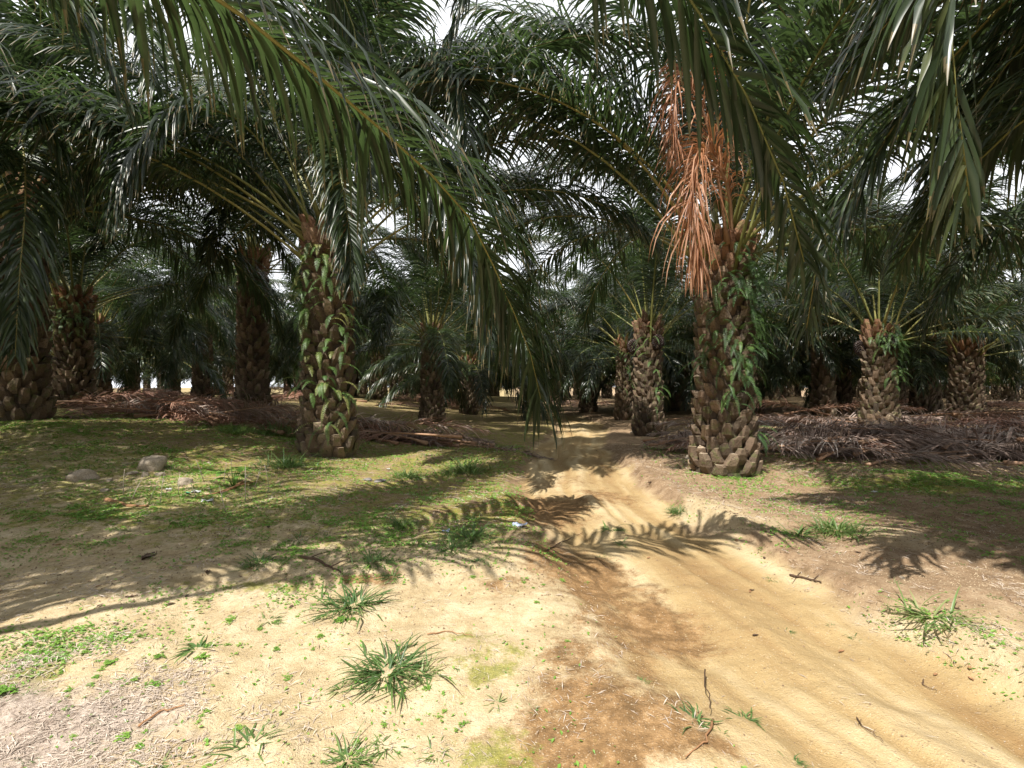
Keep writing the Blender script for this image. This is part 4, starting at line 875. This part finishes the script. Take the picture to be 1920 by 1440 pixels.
# ---------------------------------------------------------------- uncountable cover: creeping green, straw litter, grit
def scatter(name, n, dens, size, m, kind, shape='leaf', seed=0, region=(-9, 9, 1.3, 13)):
    g = np.random.default_rng(seed); N_ = n*6
    # sampled evenly over the picture's depth so that near ground is as full as far ground
    Y = 1.25*(region[3]/1.25)**g.random(N_); X = (g.random(N_)*2-1)*Y*1.06
    D = dens(X, Y); keep = g.random(N_) < D; X, Y = X[keep][:n], Y[keep][:n]; Z = gz(X, Y); k = len(X)
    s_ = size(Y)*(.6+.8*g.random(k)); a = g.random(k)*6.283; tl = g.normal(0, .35, k)
    dx, dy = np.cos(a), np.sin(a)
    if shape == 'leaf':
        asp = .55; lift = .3+.5*g.random(k)
    elif shape == 'straw':
        asp = .07; lift = .06+.18*np.abs(g.normal(0, 1, k))
    else: asp = .8; lift = 0*a+.1
    P = np.stack([X, Y, Z+.002], -1); D_ = np.stack([dx, dy, lift], -1)*s_[:, None]; Wd = np.stack([-dy, dx, tl*.6], -1)*(s_*asp*.5)[:, None]
    if shape == 'grit':
        o_ = np.array([[1, 0, 0], [0, 1, 0], [-1, 0, 0], [0, -1, 0], [.1, .1, .9]]); V = (P[:, None, :]+o_[None]*(s_[:, None, None]*.5)*(1+.3*g.normal(0, 1, (k, 5, 1)))).reshape(-1, 3)
        b = np.arange(k)*5; F = np.concatenate([np.stack([b+i, b+(i+1) % 4, b+4], -1) for i in range(4)]); nv = 5
    else:
        V = np.stack([P, P+D_*.5+Wd, P+D_*np.array([1, 1, .6]), P+D_*.5-Wd], 1).reshape(-1, 3); b = np.arange(k)*4; F = np.stack([b, b+1, b+2, b+3], -1); nv = 4
    me = bpy.data.meshes.new(name); me.from_pydata(V.tolist(), [], F.tolist())
    ca = me.color_attributes.new('tint', 'FLOAT_COLOR', 'POINT'); c = np.ones((len(V), 4), np.float32); c[:, 0] = np.repeat(g.random(k), nv); c[:, 1] = .3; c[:, 2] = 0
    ca.data.foreach_set('color', c.ravel()); me.materials.append(m); link(name, me, kind='stuff', label=kind[0], cat=kind[1])
def d_green(X, Y):
    u = X-track_c(Y); d = 0*X
    for px, py, rx, ry, w in ((180, 965, .8, .35, 1.), (250, 985, .9, .4, .6), (600, 990, .9, .6, .5), (520, 1020, .6, .5, .4), (620, 880, 1.1, .9, .35), (360, 885, 1.2, .8, .35), (470, 810, 2.0, .7, .8), (340, 930, .8, .5, .45), (130, 1000, .9, .4, .4),
                              (1750, 895, 1.9, .6, .75), (1600, 905, .6, .3, .5), (1900, 1030, .35, .4, .7), (1880, 950, 1, .5, .35), (760, 1010, .5, .4, .3), (300, 850, 2.5, 1., .35), (1385, 893, .5, .3, .9), (1440, 1000, .3, .3, .2), (760, 820, 2, 1.5, .3), (30, 800, 2., .5, .7), (700, 1080, .3, .2, .15), (470, 1110, .7, .3, .12), (120, 1210, .5, .2, .2), (900, 870, .8, .7, .3), (1700, 1230, .4, .4, .12), (1280, 960, .2, .3, .3)):
        x, y = at(px, py); d = np.maximum(d, w*np.exp(-(((X-x)/rx)**2+((Y-y)/ry)**2)))
    d = np.maximum(d, .17*(ss(.3, -1, u)*ss(3.6, 5.5, Y))); d = np.maximum(d, .14*ss(1.4, 2.2, u)*ss(4, 7, Y)); d = np.maximum(d, .004*ss(-.3, -1.2, u))
    return np.clip(d*(.8+1.6*vnoise(X, Y, .35, 11)+1.2*vnoise(X, Y, .11, 13)), 0, 1)*(np.abs(u) > .85)
def run_scatter(name, n, dens, sz, m, lab, shape, seed):
    # size depends on distance so that a leaf stays a few millimetres to centimetres
    class SZ:
        def __call__(s, Y): return sz(Y)
    scatter(name, n, dens, SZ(), m, lab, shape, seed)
run_scatter('ground_cover', 110000, d_green, lambda Y: .012+.0030*Y, M_WEED, ('creeping green ground cover in patches on the soil', 'ground cover'), 'leaf', 3)
def d_straw(X, Y):
    u = X-track_c(Y); d = .03+.16*(np.abs(u) > 1.1)*ss(4, 6, Y)
    for px, py, rx, ry, w in ((60, 1370, .75, .45, 1.), (230, 1310, .5, .35, .6), (60, 1230, .6, .3, .6), (60, 900, 2., .8, .5), (1750, 1100, 1.2, .9, .25), (1350, 900, 1.2, .6, .3), (120, 1100, 1.2, .6, .3), (1500, 880, 3, .8, .4), (400, 800, 3, .8, .4)):
        x, y = at(px, py); d = np.maximum(d, w*np.exp(-(((X-x)/rx)**2+((Y-y)/ry)**2)))
    return np.clip(d*(.6+1.3*vnoise(X, Y, .3, 12)+1.2*vnoise(X, Y, .12, 14)), 0, 1)*(1-.93*(np.abs(u) < .8))
run_scatter('straw_litter', 42000, d_straw, lambda Y: .030+.007*Y, M_STRAW, ('pale dry straw and leaf litter strewn over the soil', 'litter'), 'straw', 4)
def d_grit(X, Y):
    u = X-track_c(Y); return .06+.30*ss(1.0, 1.6, u)+.12*ss(-1, -2, u)-.03*(np.abs(u) < .7)
run_scatter('gravel', 22000, d_grit, lambda Y: .003+.0013*Y, M_PEB, ('fine pale grit on the soil', 'gravel'), 'grit', 5)
M_CLOD = simple('soil_crumb', (.22, .15, .09), scale=9)
run_scatter('soil_crumbs', 16000, lambda X, Y: .015+.40*(np.abs(X-track_c(Y)) > 1.0)*ss(3, 5, Y)+.2*(X-track_c(Y) > 1.1), lambda Y: .005+.002*Y, M_CLOD, ('small brown crumbs of soil', 'soil'), 'grit', 6)
print('objects', len(bpy.data.objects))
